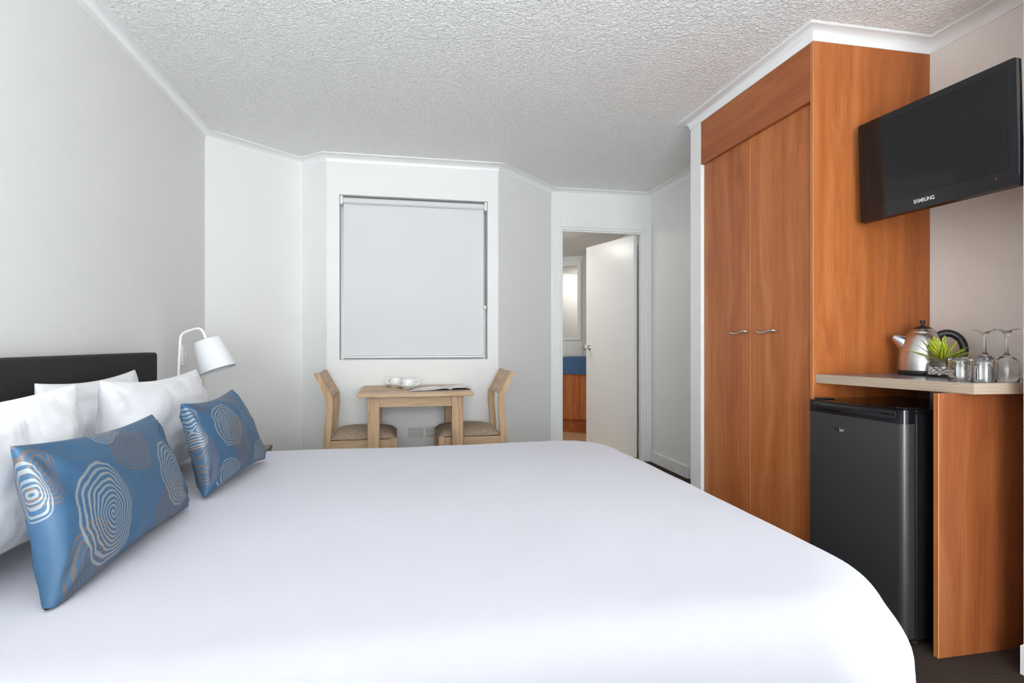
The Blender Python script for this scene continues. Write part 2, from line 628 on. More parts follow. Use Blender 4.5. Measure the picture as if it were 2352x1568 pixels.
# cornice running round the room
loop = [(XL, REAR), P1, P2, P3, P4, P5, P6, (XH, NIB_Y), (WARD_X, NIB_Y), (WARD_X, WARD_Y0), (XR, WARD_Y0), (XR, RNIB_Y), (XN, RNIB_Y), (XN, REAR)]
prof = [(0.0, 0.05), (0.004, 0.05), (0.0045, 0.046)]
for i in range(0, 9):
    a = i / 8 * PI / 2
    prof.append((0.0055 + 0.047 * (1 - math.cos(a)), 0.044 - 0.037 * math.sin(a)))
prof += [(0.056, 0.0065), (0.0565, 0.004), (0.06, 0.004), (0.06, 0.0)]
bm = bmesh.new()
rings = []
N = len(loop)
for i in range(N):
    p0 = Vector(loop[i - 1]); p = Vector(loop[i]); p1 = Vector(loop[(i + 1) % N])
    d0 = (p - p0).normalized(); d1 = (p1 - p).normalized()
    n0 = Vector((d0.y, -d0.x)); n1 = Vector((d1.y, -d1.x))
    bis = (n0 + n1)
    bis = bis / bis.dot(n0)
    rings.append([bm.verts.new((p.x + bis.x * w, p.y + bis.y * w, CEILZ - h)) for w, h in prof])
for i in range(N):
    a, b = rings[i], rings[(i + 1) % N]
    for k in range(len(prof) - 1):
        bm.faces.new((a[k], a[k + 1], b[k + 1], b[k]))
struct('trim_1', bm, TRIM, angle=35)

# skirting boards
def skirt(name, a, b, h=0.095, t=0.014):
    a = Vector(a); b = Vector(b)
    d = (b - a).normalized(); n = Vector((d.y, -d.x))
    bm = bmesh.new()
    prism(bm, [a, b, b + n * t, a + n * t], 0.0, h)
    bmesh.ops.bevel(bm, geom=[e for e in bm.edges if all(v.co.z > h - 1e-4 for v in e.verts)], offset=0.004, segments=2, affect='EDGES')
    struct(name, bm, TRIM)
skirt('baseboard_left', (XL, REAR), (XL, 3.88))
skirt('baseboard_back_left', P1, P2)
skirt('baseboard_back', (P3[0] + 0.01, 4.20), (P4[0], 4.20))
skirt('baseboard_back_right', (P4[0] + 0.012, 4.212), (1.285, 4.739))
skirt('baseboard_hall', (XH, 4.735), (XH, 4.08))
skirt('baseboard_right', (XN, RNIB_Y), (XN, REAR))

# window: frame, pane behind the blind
w = bpy.data.objects.new('window_1', None); COL.objects.link(w); w.location = ((WX0 + WX1) / 2, 4.31, WZ0); tag(w, kind='structure')
bm = bmesh.new()
y0, y1 = 4.315, 4.355
box(bm, WX0, WX0 + 0.045, y0, y1, WZ0, WZ1); box(bm, WX1 - 0.045, WX1, y0, y1, WZ0, WZ1)
box(bm, WX0 + 0.045, WX1 - 0.045, y0, y1, WZ0, WZ0 + 0.045); box(bm, WX0 + 0.045, WX1 - 0.045, y0, y1, WZ1 - 0.045, WZ1)
box(bm, 0.115, 0.155, y0, y1, WZ0 + 0.045, WZ1 - 0.045)
mkobj('window_frame', bm, GLOSSW, w, world=True)
FROST = mat('obscure_glass', srgb(120, 128, 132), 0.5)
mkobj('pane', bx(WX0 + 0.045, 0.115, 4.332, 4.338, WZ0 + 0.045, WZ1 - 0.045), FROST, w, world=True)
mkobj('pane', bx(0.155, WX1 - 0.045, 4.332, 4.338, WZ0 + 0.045, WZ1 - 0.045), FROST, w, world=True)

# bathroom shell
BCZ = 2.15
struct('ceiling_bathroom', bx(0.6, XH + 0.16, DY1, 8.0, BCZ, BCZ + 0.06), WHITE)
struct('wall_bathroom_right', bx(2.287, 2.387, DY1, 7.2, 0, BCZ), WHITE)
c0 = Vector((2.287, 6.88)); dv = Vector((-0.828, 0.56))
a = c0 + dv * 1.9
bm = bmesh.new(); nv = Vector((0.56, 0.828))
prism(bm, [a, c0, c0 + nv * 0.1 + Vector((0.05, 0)), a + nv * 0.1], 0, BCZ)
struct('wall_bathroom_back', bm, WHITE)
struct('wall_bathroom_left', bx(0.6, 0.7, DY1, 8.0, 0, BCZ), WHITE)
struct('wall_bathroom_front', bx(0.6, 1.372, DY1 + 0.001, DY1 + 0.06, 0, BCZ), WHITE)
struct('wall_bathroom_far', bx(0.6, 2.5, 8.0, 8.06, 0, BCZ), WHITE)
ft = struct('floor_bathroom', bx(0.6, 2.387, 4.81, 8.0, -0.1, -0.006), mat('tile_grout', srgb(150, 132, 112), 0.9))
TILE = mat('tan_floor_tile', srgb(206, 172, 134), 0.3)
tn = NT(TILE); nn = tn.noise(tn.coords((1, 1, 1)), 14, 4); tn.l(tn.ramp(nn, [(0.3, srgb(194, 156, 116)), (0.7, srgb(214, 184, 150))]), tn.b.inputs['Base Color'])
tile_me = None
for i in range(7):
    for j in range(7):
        x = 0.72 + i * 0.302; y = 4.815 + j * 0.302
        if x + 0.3 > 2.75 or y > 6.9:
            continue
        wd = min(0.298, 2.286 - x)
        if wd < 0.05:
            continue
        o = mkobj('tile', bx(x, x + wd, y, y + 0.298, -0.006, 0.002, bev=0.002, seg=1), TILE, ft)
# wall tiles behind the vanity
WTILE = mat('white_wall_tile', srgb(232, 233, 232), 0.15)
for k in range(8):
    p = c0 + dv * (0.004 + k * 0.2) - nv * 0.008
    q = p + dv * 0.197
    for r in range(1):
        bm = bmesh.new()
        prism(bm, [p, p + nv * 0.006, q + nv * 0.006, q], 0.892, 1.088)
        mkobj('tile', bm, WTILE, bpy.data.objects['wall_bathroom_back'])

# ------------------------------------------------------------------ bathroom door
d1 = bpy.data.objects.new('door_1', None); COL.objects.link(d1); d1.location = (1.775, DY0, 0); tag(d1, kind='structure')
bm = bmesh.new()
JW = 0.024
box(bm, DX0, DX0 + JW, DY0 - 0.004, DY1 + 0.004, 0, DZ - JW)
box(bm, DX1 - JW, DX1, DY0 - 0.004, DY1 + 0.004, 0, DZ - JW)
box(bm, DX0, DX1, DY0 - 0.004, DY1 + 0.004, DZ - JW, DZ)
box(bm, DX0 + JW, DX0 + JW + 0.011, DY0 + 0.02, DY0 + 0.05, 0, DZ - JW - 0.011)
box(bm, DX1 - JW - 0.011, DX1 - JW, DY0 + 0.02, DY0 + 0.05, 0, DZ - JW - 0.011)
box(bm, DX0 + JW, DX1 - JW, DY0 + 0.02, DY0 + 0.05, DZ - JW - 0.011, DZ - JW)
mkobj('door_jamb', bm, TRIM, d1, world=True)
bm = bmesh.new()
AW = 0.064
box(bm, DX0 + 0.006 - AW, DX0 + 0.006, DY0 - 0.016, DY0, 0, DZ + AW - 0.006, bev=0.004)
box(bm, DX1 - 0.006, XH - 0.001, DY0 - 0.016, DY0, 0, DZ + AW - 0.006, bev=0.004)
box(bm, DX0 + 0.006, DX1 - 0.006, DY0 - 0.016, DY0, DZ - 0.006, DZ + AW - 0.006, bev=0.004)
mkobj('architrave', bm, TRIM, d1, world=True)
# leaf, opened into the bathroom, hinged on the right
hinge = Vector((2.134, 4.862, 0)); free = Vector((1.936, 5.60, 0))
ld = (free - hinge).normalized(); ln_ = Vector((-ld.y, ld.x, 0))   # room side
if ln_.x > 0:
    ln_ = -ln_
LT = 0.036
def leafpt(s, t, z):
    return hinge + ld * s + ln_ * t + V(0, 0, z)
bm = bmesh.new()
LW = (free - hinge).length
pts = [leafpt(0, 0, 0), leafpt(LW, 0, 0), leafpt(LW, LT, 0), leafpt(0, LT, 0)]
prism(bm, [p.xy for p in pts], 0.016, 2.026)
leaf = mkobj('door_leaf', bm, TRIM, d1, world=True)
for side in (1, -1):
    bm = bmesh.new()
    c = leafpt(LW - 0.058, LT if side > 0 else 0.0, 1.005)
    prof_k = [(0.0, 0.0), (0.027, 0.0), (0.027, 0.004), (0.011, 0.008), (0.010, 0.026), (0.022, 0.036), (0.027, 0.048), (0.025, 0.058), (0.014, 0.063), (0.0, 0.064)]
    lathe(bm, prof_k, 28)
    ax = ln_ * side
    q = V(0, 0, 1).rotation_difference(ax)
    bmesh.ops.transform(bm, matrix=Matrix.Translation(c) @ q.to_matrix().to_4x4(), verts=bm.verts)
    mkobj('door_knob', bm, STEEL, d1, smooth=True, world=True)
for z in (0.26, 1.80):
    bm = bmesh.new()
    cpt = leafpt(-0.006, LT + 0.004, z)
    tube(bm, [cpt + V(0, 0, -0.05), cpt + V(0, 0, 0.05)], 0.007, 10)
    box(bm, cpt.x - 0.004, cpt.x + 0.012, cpt.y - 0.003, cpt.y + 0.003, z - 0.045, z + 0.045)
    mkobj('hinge', bm, PLASTW, d1, world=True)

# ------------------------------------------------------------------ bathroom fittings
front0 = Vector((1.917, 6.52)); fd = Vector((0.828, -0.56))
def vp(s, dback):                      # along the vanity front, depth to the back wall
    return front0 + fd * s + nv * dback
s_r = (2.283 - front0.x) / 0.828
van = thing('bathroom_vanity', (front0.x, front0.y, 0), 'cherry wood bathroom vanity with deep blue benchtop seen through the open door', 'vanity')
def pr(pts, z0, z1):
    bm = bmesh.new(); prism(bm, pts, z0, z1); return bm
def clipx(s, dback):
    p = vp(s, dback)
    return Vector((min(p.x, 2.283), p.y))
VB = 0.494
end_back = Vector((2.283, 6.872)); end_front = vp(s_r, 0)
mkobj('kickboard', pr([vp(-0.9, 0.03), Vector((2.283, vp(s_r, 0.03).y)), end_back, vp(-0.9, VB)], 0.0, 0.155), CHERRY_H, van, world=True)
split = vp(0.215, 0)
mkobj('cabinet_body', pr([vp(-0.9, 0.02), Vector((2.283, vp(s_r, 0.02).y + 0.012)), end_back, vp(-0.9, VB)], 0.157, 0.686), CHERRY_V, van, world=True)
mkobj('cabinet_door', pr([vp(-0.25, 0.0), vp(0.213, 0.0), vp(0.213, 0.018), vp(-0.25, 0.018)], 0.160, 0.684), CHERRY_V2, van, world=True)
mkobj('cabinet_door', pr([vp(0.217, 0.002), vp(s_r - 0.016, 0.002), vp(s_r - 0.016, 0.018), vp(0.217, 0.018)], 0.160, 0.684), CHERRY_V, van, world=True)
BLUE = mat('blue_laminate', srgb(62, 98, 140), 0.35)
tb = NT(BLUE); tb.l(tb.ramp(tb.noise(tb.coords((1, 1, 1)), 160, 4), [(0.3, srgb(54, 88, 128)), (0.7, srgb(70, 108, 150))]), tb.b.inputs['Base Color'])
# blue top with a deep apron that dips round the basin on the left
bm = bmesh.new()
zt = 0.890
outline = [(-0.9, 0.688), (s_r - 0.025, 0.688), (s_r - 0.025, zt), (0.03, zt), (0.012, zt - 0.008), (-0.01, zt - 0.05), (-0.03, zt - 0.08), (-0.06, zt - 0.11), (-0.12, zt - 0.13), (-0.9, zt - 0.13)]
vsf = [V(*vp(s, -0.02), z) for s, z in outline]
vsf = [V(min(p.x, 2.284), p.y, p.z) for p in vsf]
extrude_profile(bm, vsf, (nv.x * 0.03, nv.y * 0.03, 0))
mkobj('apron', bm, BLUE, van, world=True)
mkobj('benchtop', pr([vp(0.05, 0.012), Vector((2.284, end_front.y)), end_back, vp(0.05, VB)], zt - 0.03, zt), BLUE, van, world=True)
# basin
bas = thing('wash_basin', (*vp(-0.22, 0.22), 0.78), 'white ceramic wash basin set into the blue vanity top', 'basin')
bm = bmesh.new()
lathe(bm, [(0.0, 0.0), (0.10, 0.004), (0.17, 0.03), (0.205, 0.09), (0.215, 0.118), (0.232, 0.122), (0.236, 0.114), (0.225, 0.09), (0.19, 0.02), (0.11, -0.012), (0.0, -0.016)], 48)
mkobj('bowl', bm, CHINA, bas, smooth=True)
bm = bmesh.new()
lathe(bm, [(0.0, 0.002), (0.02, 0.004), (0.022, 0.008), (0.0, 0.009)], 20)
mkobj('drain', bm, STEEL, bas, smooth=True)
# mirror on the angled back wall
mir = thing('wall_mirror', (*(c0 + dv * 0.35), 1.10), 'white framed mirror on the angled bathroom wall above the vanity', 'mirror')
def mp(s, out, z):
    p = c0 + dv * s - nv * out
    return V(p.x, p.y, z)
def slab(s0, s1, o0, o1, z0, z1):
    bm = bmesh.new()
    prism(bm, [mp(s0, o0, 0).xy, mp(s1, o0, 0).xy, mp(s1, o1, 0).xy, mp(s0, o1, 0).xy], z0, z1)
    return bm
MIRR = mat('mirror_silver', (0.86, 0.87, 0.87, 1), 0.02, 1.0)
mkobj('mirror_glass', slab(0.055, 1.3, 0.009, 0.014, 1.12, 2.03), MIRR, mir, world=True)
for s0, s1, z0, z1 in ((0.01, 0.055, 1.09, 2.075), (1.3, 1.345, 1.09, 2.075), (0.055, 1.3, 1.09, 1.12), (0.055, 1.3, 2.03, 2.075)):
    mkobj('frame_rail', slab(s0, s1, 0.009, 0.03, z0, z1), TRIM, mir, world=True)
# shaver socket on the right wall of the bathroom
so = thing('bathroom_socket', (2.287, 6.73, 1.02), 'small white power socket on the bathroom wall beside the mirror', 'socket')
mkobj('plate', bx(-0.012, 0.0, -0.058, 0.058, -0.036, 0.036, bev=0.003), PLASTW, so)
mkobj('switch', bx(-0.016, -0.012, -0.03, -0.02, -0.008, 0.008), PLASTW, so)
# unseen lamp added to brighten the bathroom, door leaf and hall
bl = thing('bathroom_fill_lamp', (1.15, 5.7, BCZ), 'added unseen lamp on the bathroom ceiling, brightening the bathroom and hall', 'lamp')
bm = bmesh.new()
lathe(bm, [(0.0, 0.0), (0.15, 0.0), (0.15, -0.02), (0.0, -0.02)], 40)
mkobj('base', bm, PLASTW, bl)
OPAL = mat('fill_lamp_opal', srgb(250, 246, 238), 0.4)
OPAL.node_tree.nodes['Principled BSDF'].inputs['Emission Color'].default_value = (1, 0.96, 0.9, 1)
OPAL.node_tree.nodes['Principled BSDF'].inputs['Emission Strength'].default_value = 15.0
bm = bmesh.new()
lathe(bm, [(0.14, -0.02), (0.138, -0.04), (0.12, -0.065), (0.08, -0.085), (0.0, -0.095)], 40)
mkobj('shade', bm, OPAL, bl, smooth=True)

# ------------------------------------------------------------------ roller blind
rb = thing('roller_blind', (0.133, 4.24, 2.07), 'pale grey roller blind drawn down over the recessed window', 'blind')
bm = bmesh.new()
tube(bm, [(-0.372, 4.242, 2.069), (0.640, 4.242, 2.069)], 0.022, 24)
mkobj('roller', bm, BLIND, rb, world=True, angle=40)
mkobj('fabric', bx(-0.372, 0.640, 4.2585, 4.2600, 0.952, 2.065), BLIND, rb, world=True)
bm = bmesh.new()
tube(bm, [(-0.372, 4.2592, 0.950), (0.640, 4.2592, 0.950)], 0.0105, 16)
mkobj('bottom_rail', bm, ALU, rb, world=True, angle=40)
for x0, x1 in ((-0.394, -0.374), (0.642, 0.660)):
    bm = bmesh.new()
    box(bm, x0, x1, 4.216, 4.274, 2.038, 2.099, bev=0.003)
    br = mkobj('bracket', bm, PLASTW, rb, world=True)
    bm = bmesh.new()
    tube(bm, [(x0 - 0.001, 4.242, 2.069), (x1 + 0.001, 4.242, 2.069)], 0.017, 18)
    mkobj('end_cap', bm, ALU, rb, world=True, angle=40)
bm = bmesh.new()
for y in (4.222, 4.258):
    tube(bm, [(0.651, y, 2.06), (0.651, y, 1.33)], 0.0022, 8)
tube(bm, smooth_path([(0.651, 4.222, 1.33), (0.651, 4.232, 1.312), (0.651, 4.248, 1.312), (0.651, 4.258, 1.33)]), 0.0022, 8)
mkobj('chain', bm, mat('grey_bead_chain', srgb(150, 150, 146), 0.4), rb, world=True, smooth=True)
bm = bmesh.new()
lathe(bm, [(0, -0.015), (0.009, -0.012), (0.011, 0.0), (0.009, 0.012), (0, 0.015)], 16, (0.645, 4.222, 1.318))
mkobj('chain_joiner', bm, PLASTW, rb, world=True, smooth=True)

# ------------------------------------------------------------------ wall vent
vt = thing('wall_vent', (0.197, 4.20, 0.406), 'white slatted air vent low on the wall below the table', 'vent')
bm = bmesh.new()
vx0, vx1, vz0, vz1 = 0.067, 0.327, 0.358, 0.455
box(bm, vx0, vx1, 4.190, 4.1995, vz0, vz0 + 0.012); box(bm, vx0, vx1, 4.190, 4.1995, vz1 - 0.012, vz1)
box(bm, vx0, vx0 + 0.014, 4.190, 4.1995, vz0 + 0.012, vz1 - 0.012); box(bm, vx1 - 0.014, vx1, 4.190, 4.1995, vz0 + 0.012, vz1 - 0.012)
box(bm, 0.190, 0.204, 4.190, 4.1995, vz0 + 0.012, vz1 - 0.012)
mkobj('frame', bm, PLASTW, vt, world=True)
mkobj('backing', bx(vx0 + 0.005, vx1 - 0.005, 4.1975, 4.1995, vz0 + 0.005, vz1 - 0.005), mat('vent_shadow_grey', srgb(176, 168, 164), 0.8), vt, world=True)
for k in range(6):
    z = vz0 + 0.017 + k * 0.0121
    for x0, x1 in ((vx0 + 0.014, 0.190), (0.204, vx1 - 0.014)):
        bm = bmesh.new()
        extrude_profile(bm, [V(x0, 4.191, z), V(x0, 4.191, z + 0.0055), V(x0, 4.197, z + 0.008), V(x0, 4.197, z + 0.0065)], (x1 - x0, 0, 0))
        mkobj('slat', bm, PLASTW, vt, world=True)

# ------------------------------------------------------------------ wardrobe
wr = thing('wardrobe', (2.02, 2.58, 0), 'tall built-in cherry wood wardrobe with two doors reaching the cornice', 'wardrobe')
mkobj('side_panel', bx(WARD_X + 0.001, XR - 0.001, WARD_Y0, WARD_Y0 + 0.018, 0, CORZ), CHERRY_S, wr, world=True)
mkobj('edge_strip', bx(WARD_X - 0.0005, WARD_X + 0.001, WARD_Y0 + 0.0005, WARD_Y0 + 0.0175, 0, CORZ), CHERRY_V, wr, world=True)
mkobj('edge_strip', bx(WARD_X - 0.001, WARD_X + 0.0012, WARD_Y0 - 0.0006, WARD_Y0 + 0.0012, 0, CORZ), CHERRY_E, wr, world=True)
mkobj('fascia', bx(WARD_X, WARD_X + 0.018, WARD_Y0 + 0.018, WARD_Y1, 2.083, CORZ), CHERRY_H, wr, world=True)
mkobj('carcass', bx(WARD_X + 0.037, XR - 0.002, WARD_Y0 + 0.019, WARD_Y1, 0.0, CORZ - 0.003), mat('dark_carcass', srgb(96, 60, 36), 0.7), wr, world=True)
for y0, y1, m_, hy0, hy1 in ((2.1425, 2.5875, CHERRY_V2, 2.385, 2.510), (2.5905, 3.0285, CHERRY_V, 2.580 + 0.028, 2.735)):
    dr = mkobj('door', bx(WARD_X + 0.018, WARD_X + 0.036, y0, y1, 0.085, 2.0828, bev=0.0012, seg=1), m_, wr, world=True)
    ys = 2.5878 if y0 < 2.5 else 2.5902
    mkobj('edge_strip', bx(WARD_X + 0.0175, WARD_X + 0.03, ys - 0.0010, ys + 0.0010, 0.086, 2.0795), CHERRY_E, dr).location = -wr.location
    bm = bmesh.new()
    xf = WARD_X + 0.018
    pts = smooth_path([(xf, hy0, 1.108), (xf - 0.018, hy0 + 0.002, 1.110), (xf - 0.026, hy0 + 0.02, 1.106), (xf - 0.029, (hy0 + hy1) / 2, 1.100), (xf - 0.026, hy1 - 0.02, 1.104), (xf - 0.018, hy1 - 0.002, 1.107), (xf, hy1, 1.105)], 5)
    n_ = len(pts)
    tube(bm, pts, [0.0055 + 0.0018 * math.cos(2 * PI * i / (n_ - 1)) for i in range(n_)], 10)
    mkobj('handle', bm, STEEL, dr, smooth=True).location = -wr.location
mkobj('kickboard', bx(WARD_X + 0.02, WARD_X + 0.036, WARD_Y0 + 0.019, WARD_Y1, 0, 0.08), CHERRY_H, wr, world=True)

# ------------------------------------------------------------------ bench beside the wardrobe
BT, BB = 0.919, 0.883
bn = thing('tea_bench', (2.03, 1.82, 0), 'grey topped tea bench with striped edge on a cherry wood end panel', 'bench')
plan = [(1.7375, 2.1205), (1.848, 1.535), (2.3165, 1.497), (2.3165, 2.1205)]
mkobj('benchtop', pr([(1.7405, 2.1205), (1.8505, 1.5375), (2.3165, 1.4995), (2.3165, 2.1205)], BB, BT), LAMIN, bn, world=True)
def band(p, q, t):
    p = Vector(p); q = Vector(q)
    d = (q - p).normalized(); n = Vector((-d.y, d.x))
    bm = bmesh.new()
    prism(bm, [p, q, q + n * t, p + n * t], 0.0, BT - BB)
    o = mkobj('edge_band', bm, EDGEB, bn)
    o.location = V(0, 0, BB) - bn.location
band(plan[0], plan[1], 0.0032)
band((1.8482, 1.535), (2.3165, 1.497), 0.0026)
mkobj('end_panel', bx(1.7705, 2.3165, 1.589, 1.607, 0, BB - 0.0005), CHERRY_SHADE, bn, world=True)
mkobj('edge_strip', bx(1.7690, 1.7705, 1.5892, 1.6068, 0, BB - 0.0005), CHERRY_S, bn, world=True)
mkobj('edge_strip', bx(1.7685, 1.7712, 1.5884, 1.5902, 0, BB - 0.0005), CHERRY_E, bn, world=True)

# ------------------------------------------------------------------ bar fridge
fr = thing('bar_fridge', (1.683, 1.868, 0), 'dark grey bar fridge under the tea bench beside the wardrobe', 'fridge', rotz=math.atan2(-0.432, 0.028))
FW, FD, FH = 0.433, 0.48, 0.820
mkobj('body', bx(-FW / 2 + 0.004, FW / 2 - 0.004, 0.058, FD, 0.022, 0.808, bev=0.006), BLACKB, fr)
mkobj('top_cover', bx(-FW / 2, FW / 2, 0.056, FD, 0.806, FH, bev=0.006), BLACKP, fr)
mkobj('door_seal', bx(-FW / 2 + 0.012, FW / 2 - 0.012, 0.046, 0.060, 0.03, 0.802), mat('grey_seal', srgb(60, 60, 62), 0.6), fr)
bm = bmesh.new()
def rounded_front(x0, x1, y0, y1, rc):
    pts = [(x0, y1)]
    for k in range(9):
        a = PI + k / 8 * PI / 2
        pts.append((x0 + rc + rc * math.cos(a), y0 + rc + rc * math.sin(a)))
    for k in range(9):
        a = 1.5 * PI + k / 8 * PI / 2
        pts.append((x1 - rc + rc * math.cos(a), y0 + rc + rc * math.sin(a)))
    pts.append((x1, y1))
    return pts
prism(bm, rounded_front(-FW / 2, FW / 2, 0.0, 0.048, 0.022), 0.035, 0.772)
fdoor = mkobj('door', bm, FRIDGE, fr, angle=30)
bm = bmesh.new()
prism(bm, rounded_front(-FW / 2 - 0.001, FW / 2 + 0.001, -0.001, 0.048, 0.022), 0.772, FH)
mkobj('door_cap', bm, BLACKP, fdoor, angle=30)
bm = bmesh.new()
box(bm, -FW / 2 + 0.035, FW / 2 - 0.028, -0.0035, 0.004, 0.782, 0.814, bev=0.003)
mkobj('handle', bm, BLACKP, fdoor, angle=30)
text_mesh('logo', 'Ha', 0.021, 0.0004, LOGOD, fdoor, (-0.066, -0.0012, 0.716), (PI / 2, 0, 0))
text_mesh('logo', 'ier', 0.021, 0.0004, LOGO, fdoor, (-0.0415, -0.0012, 0.716), (PI / 2, 0, 0))
bm = bmesh.new()
box(bm, FW / 2 - 0.05, FW / 2 - 0.01, 0.02, 0.09, FH, FH + 0.007, bev=0.002)
mkobj('hinge_cover', bm, BLACKP, fr)
bm = bmesh.new()
box(bm, -FW / 2 + 0.006, -FW / 2 + 0.05, 0.03, 0.09, FH, FH + 0.005, bev=0.002)
mkobj('hinge_cover', bm, BLACKM, fr)
for x in (-FW / 2 + 0.04, FW / 2 - 0.04):
    for y in (0.09, FD - 0.04):
        bm = bmesh.new()
        lathe(bm, [(0, 0), (0.016, 0), (0.016, 0.01), (0.010, 0.012), (0.010, 0.024), (0, 0.024)], 16, (x, y, 0))
        mkobj('foot', bm, BLACKM, fr, angle=40)

# ------------------------------------------------------------------ television
TW, TH = 0.607, 0.405
tv = thing('television', (1.933, 1.774, 1.558), 'black flat television on the wall above the tea bench', 'television', rotz=math.atan2(-0.604, 0.028))
tv.rotation_euler = (0.033, 0, tv.rotation_euler[2])
def rr(x0, x1, z0, z1, r, n=6):
    pts = []
    for cx, cz, a0 in ((x1 - r, z0 + r, -PI / 2), (x1 - r, z1 - r, 0), (x0 + r, z1 - r, PI / 2), (x0 + r, z0 + r, PI)):
        for k in range(n + 1):
            a = a0 + k / n * PI / 2
            pts.append((cx + r * math.cos(a), cz + r * math.sin(a)))
    return pts
bm = bmesh.new()
extrude_profile(bm, [V(x, 0, z) for x, z in rr(-TW / 2, TW / 2, 0, TH, 0.008)], (0, 0.022, 0))
mkobj('bezel', bm, BLACKP, tv, angle=40)
sx0, sx1, sz0, sz1 = -TW / 2 + 0.026, TW / 2 - 0.030, 0.055, TH - 0.026
mkobj('screen', bx(sx0, sx1, -0.0008, 0.002, sz0, sz1), SCREEN, tv)
bm = bmesh.new()
for b in ((sx0 - 0.003, sx0, sz0 - 0.012, sz1 + 0.003), (sx0, sx1, sz1, sz1 + 0.003)):
    box(bm, b[0], b[1], -0.0014, 0.002, b[2], b[3])
mkobj('screen_surround', bm, mat('dark_groove', (0.002, 0.002, 0.002, 1), 0.2), tv)
bm = bmesh.new()
box(bm, -0.0030, 0.0, -0.002, 0.012, 0.03, TH - 0.05)
bmesh.ops.translate(bm, verts=bm.verts, vec=V(TW / 2 + 0.001, 0, 0))
mkobj('side_trim', bm, BLACKP, tv)
# speaker bar along the lower edge, glossy
bm = bmesh.new()
extrude_profile(bm, [V(-TW / 2 + 0.004, 0.0, 0.0), V(-TW / 2 + 0.004, 0.018, -0.006), V(-TW / 2 + 0.004, 0.04, 0.0), V(-TW / 2 + 0.004, 0.04, 0.02), V(-TW / 2 + 0.004, 0.01, 0.02)], (TW - 0.008, 0, 0))
mkobj('lower_rim', bm, mat('dark_red_gloss', (0.018, 0.005, 0.005, 1), 0.15), tv)
bm = bmesh.new()
n_ = 22
front_r = []
rings_ = []
for dy, ins in ((0.022, 0.0), (0.040, 0.012), (0.062, 0.05), (0.072, 0.09)):
    rings_.append([bm.verts.new((x, dy, z)) for x, z in rr(-TW / 2 + ins, TW / 2 - ins, ins * 0.75, TH - ins * 0.75, 0.012)])
for a_, b_ in zip(rings_[:-1], rings_[1:]):
    k_ = len(a_)
    for i in range(k_):
        bm.faces.new((a_[i], a_[(i + 1) % k_], b_[(i + 1) % k_], b_[i]))
bm.faces.new(rings_[0]); bm.faces.new(rings_[-1][::-1])
mkobj('back_cover', bm, BLACKM, tv, angle=50)
mkobj('wall_bracket', bx(-0.06, 0.06, 0.068, 0.383, 0.15, 0.27, bev=0.004), BLACKM, tv)
text_mesh('logo', 'S\u039bMSUNG', 0.0195, 0.0004, LOGO, tv, (-0.018, -0.0012, 0.028), (PI / 2, 0, 0), offset=0.0005, xscale=0.92)
LED = mat('red_standby_led', (0.4, 0.0, 0.02, 1), 0.4)
LED.node_tree.nodes['Principled BSDF'].inputs['Emission Color'].default_value = (1, 0.02, 0.08, 1)
LED.node_tree.nodes['Principled BSDF'].inputs['Emission Strength'].default_value = 0.8
bm = bmesh.new()
lathe(bm, [(0, 0), (0.0016, 0), (0.0016, 0.0008), (0, 0.0008)], 12)
bmesh.ops.transform(bm, matrix=Matrix.Translation(V(0.235, -0.0002, 0.035)) @ Matrix.Rotation(PI / 2, 4, 'X'), verts=bm.verts)
mkobj('standby_light', bm, LED, tv)

# ------------------------------------------------------------------ bed
bed = thing('bed', (-0.07, 1.745, 0), 'king bed with charcoal fabric headboard against the left wall', 'bed')
mkobj('headboard', bx(XL + 0.016, -1.100, 0.52, 2.968, 0.10, 1.007, bev=0.012, seg=3), HEADB, bed, world=True)
mkobj('base', bx(-1.085, 0.84, 0.95, 2.58, 0.12, 0.30, bev=0.01), HEADB, bed, world=True)
mkobj('mattress', bx(-1.085, 0.86, 0.935, 2.60, 0.30, 0.535, bev=0.04, seg=3), LINEN, bed, world=True)
for x in (-1.0, 0.76):
    for y in (1.03, 2.50):
        bm = bmesh.new(); tube(bm, [(x, y, 0), (x, y, 0.13)], 0.03, 14); mkobj('leg', bm, BLACKM, bed, world=True, angle=40)

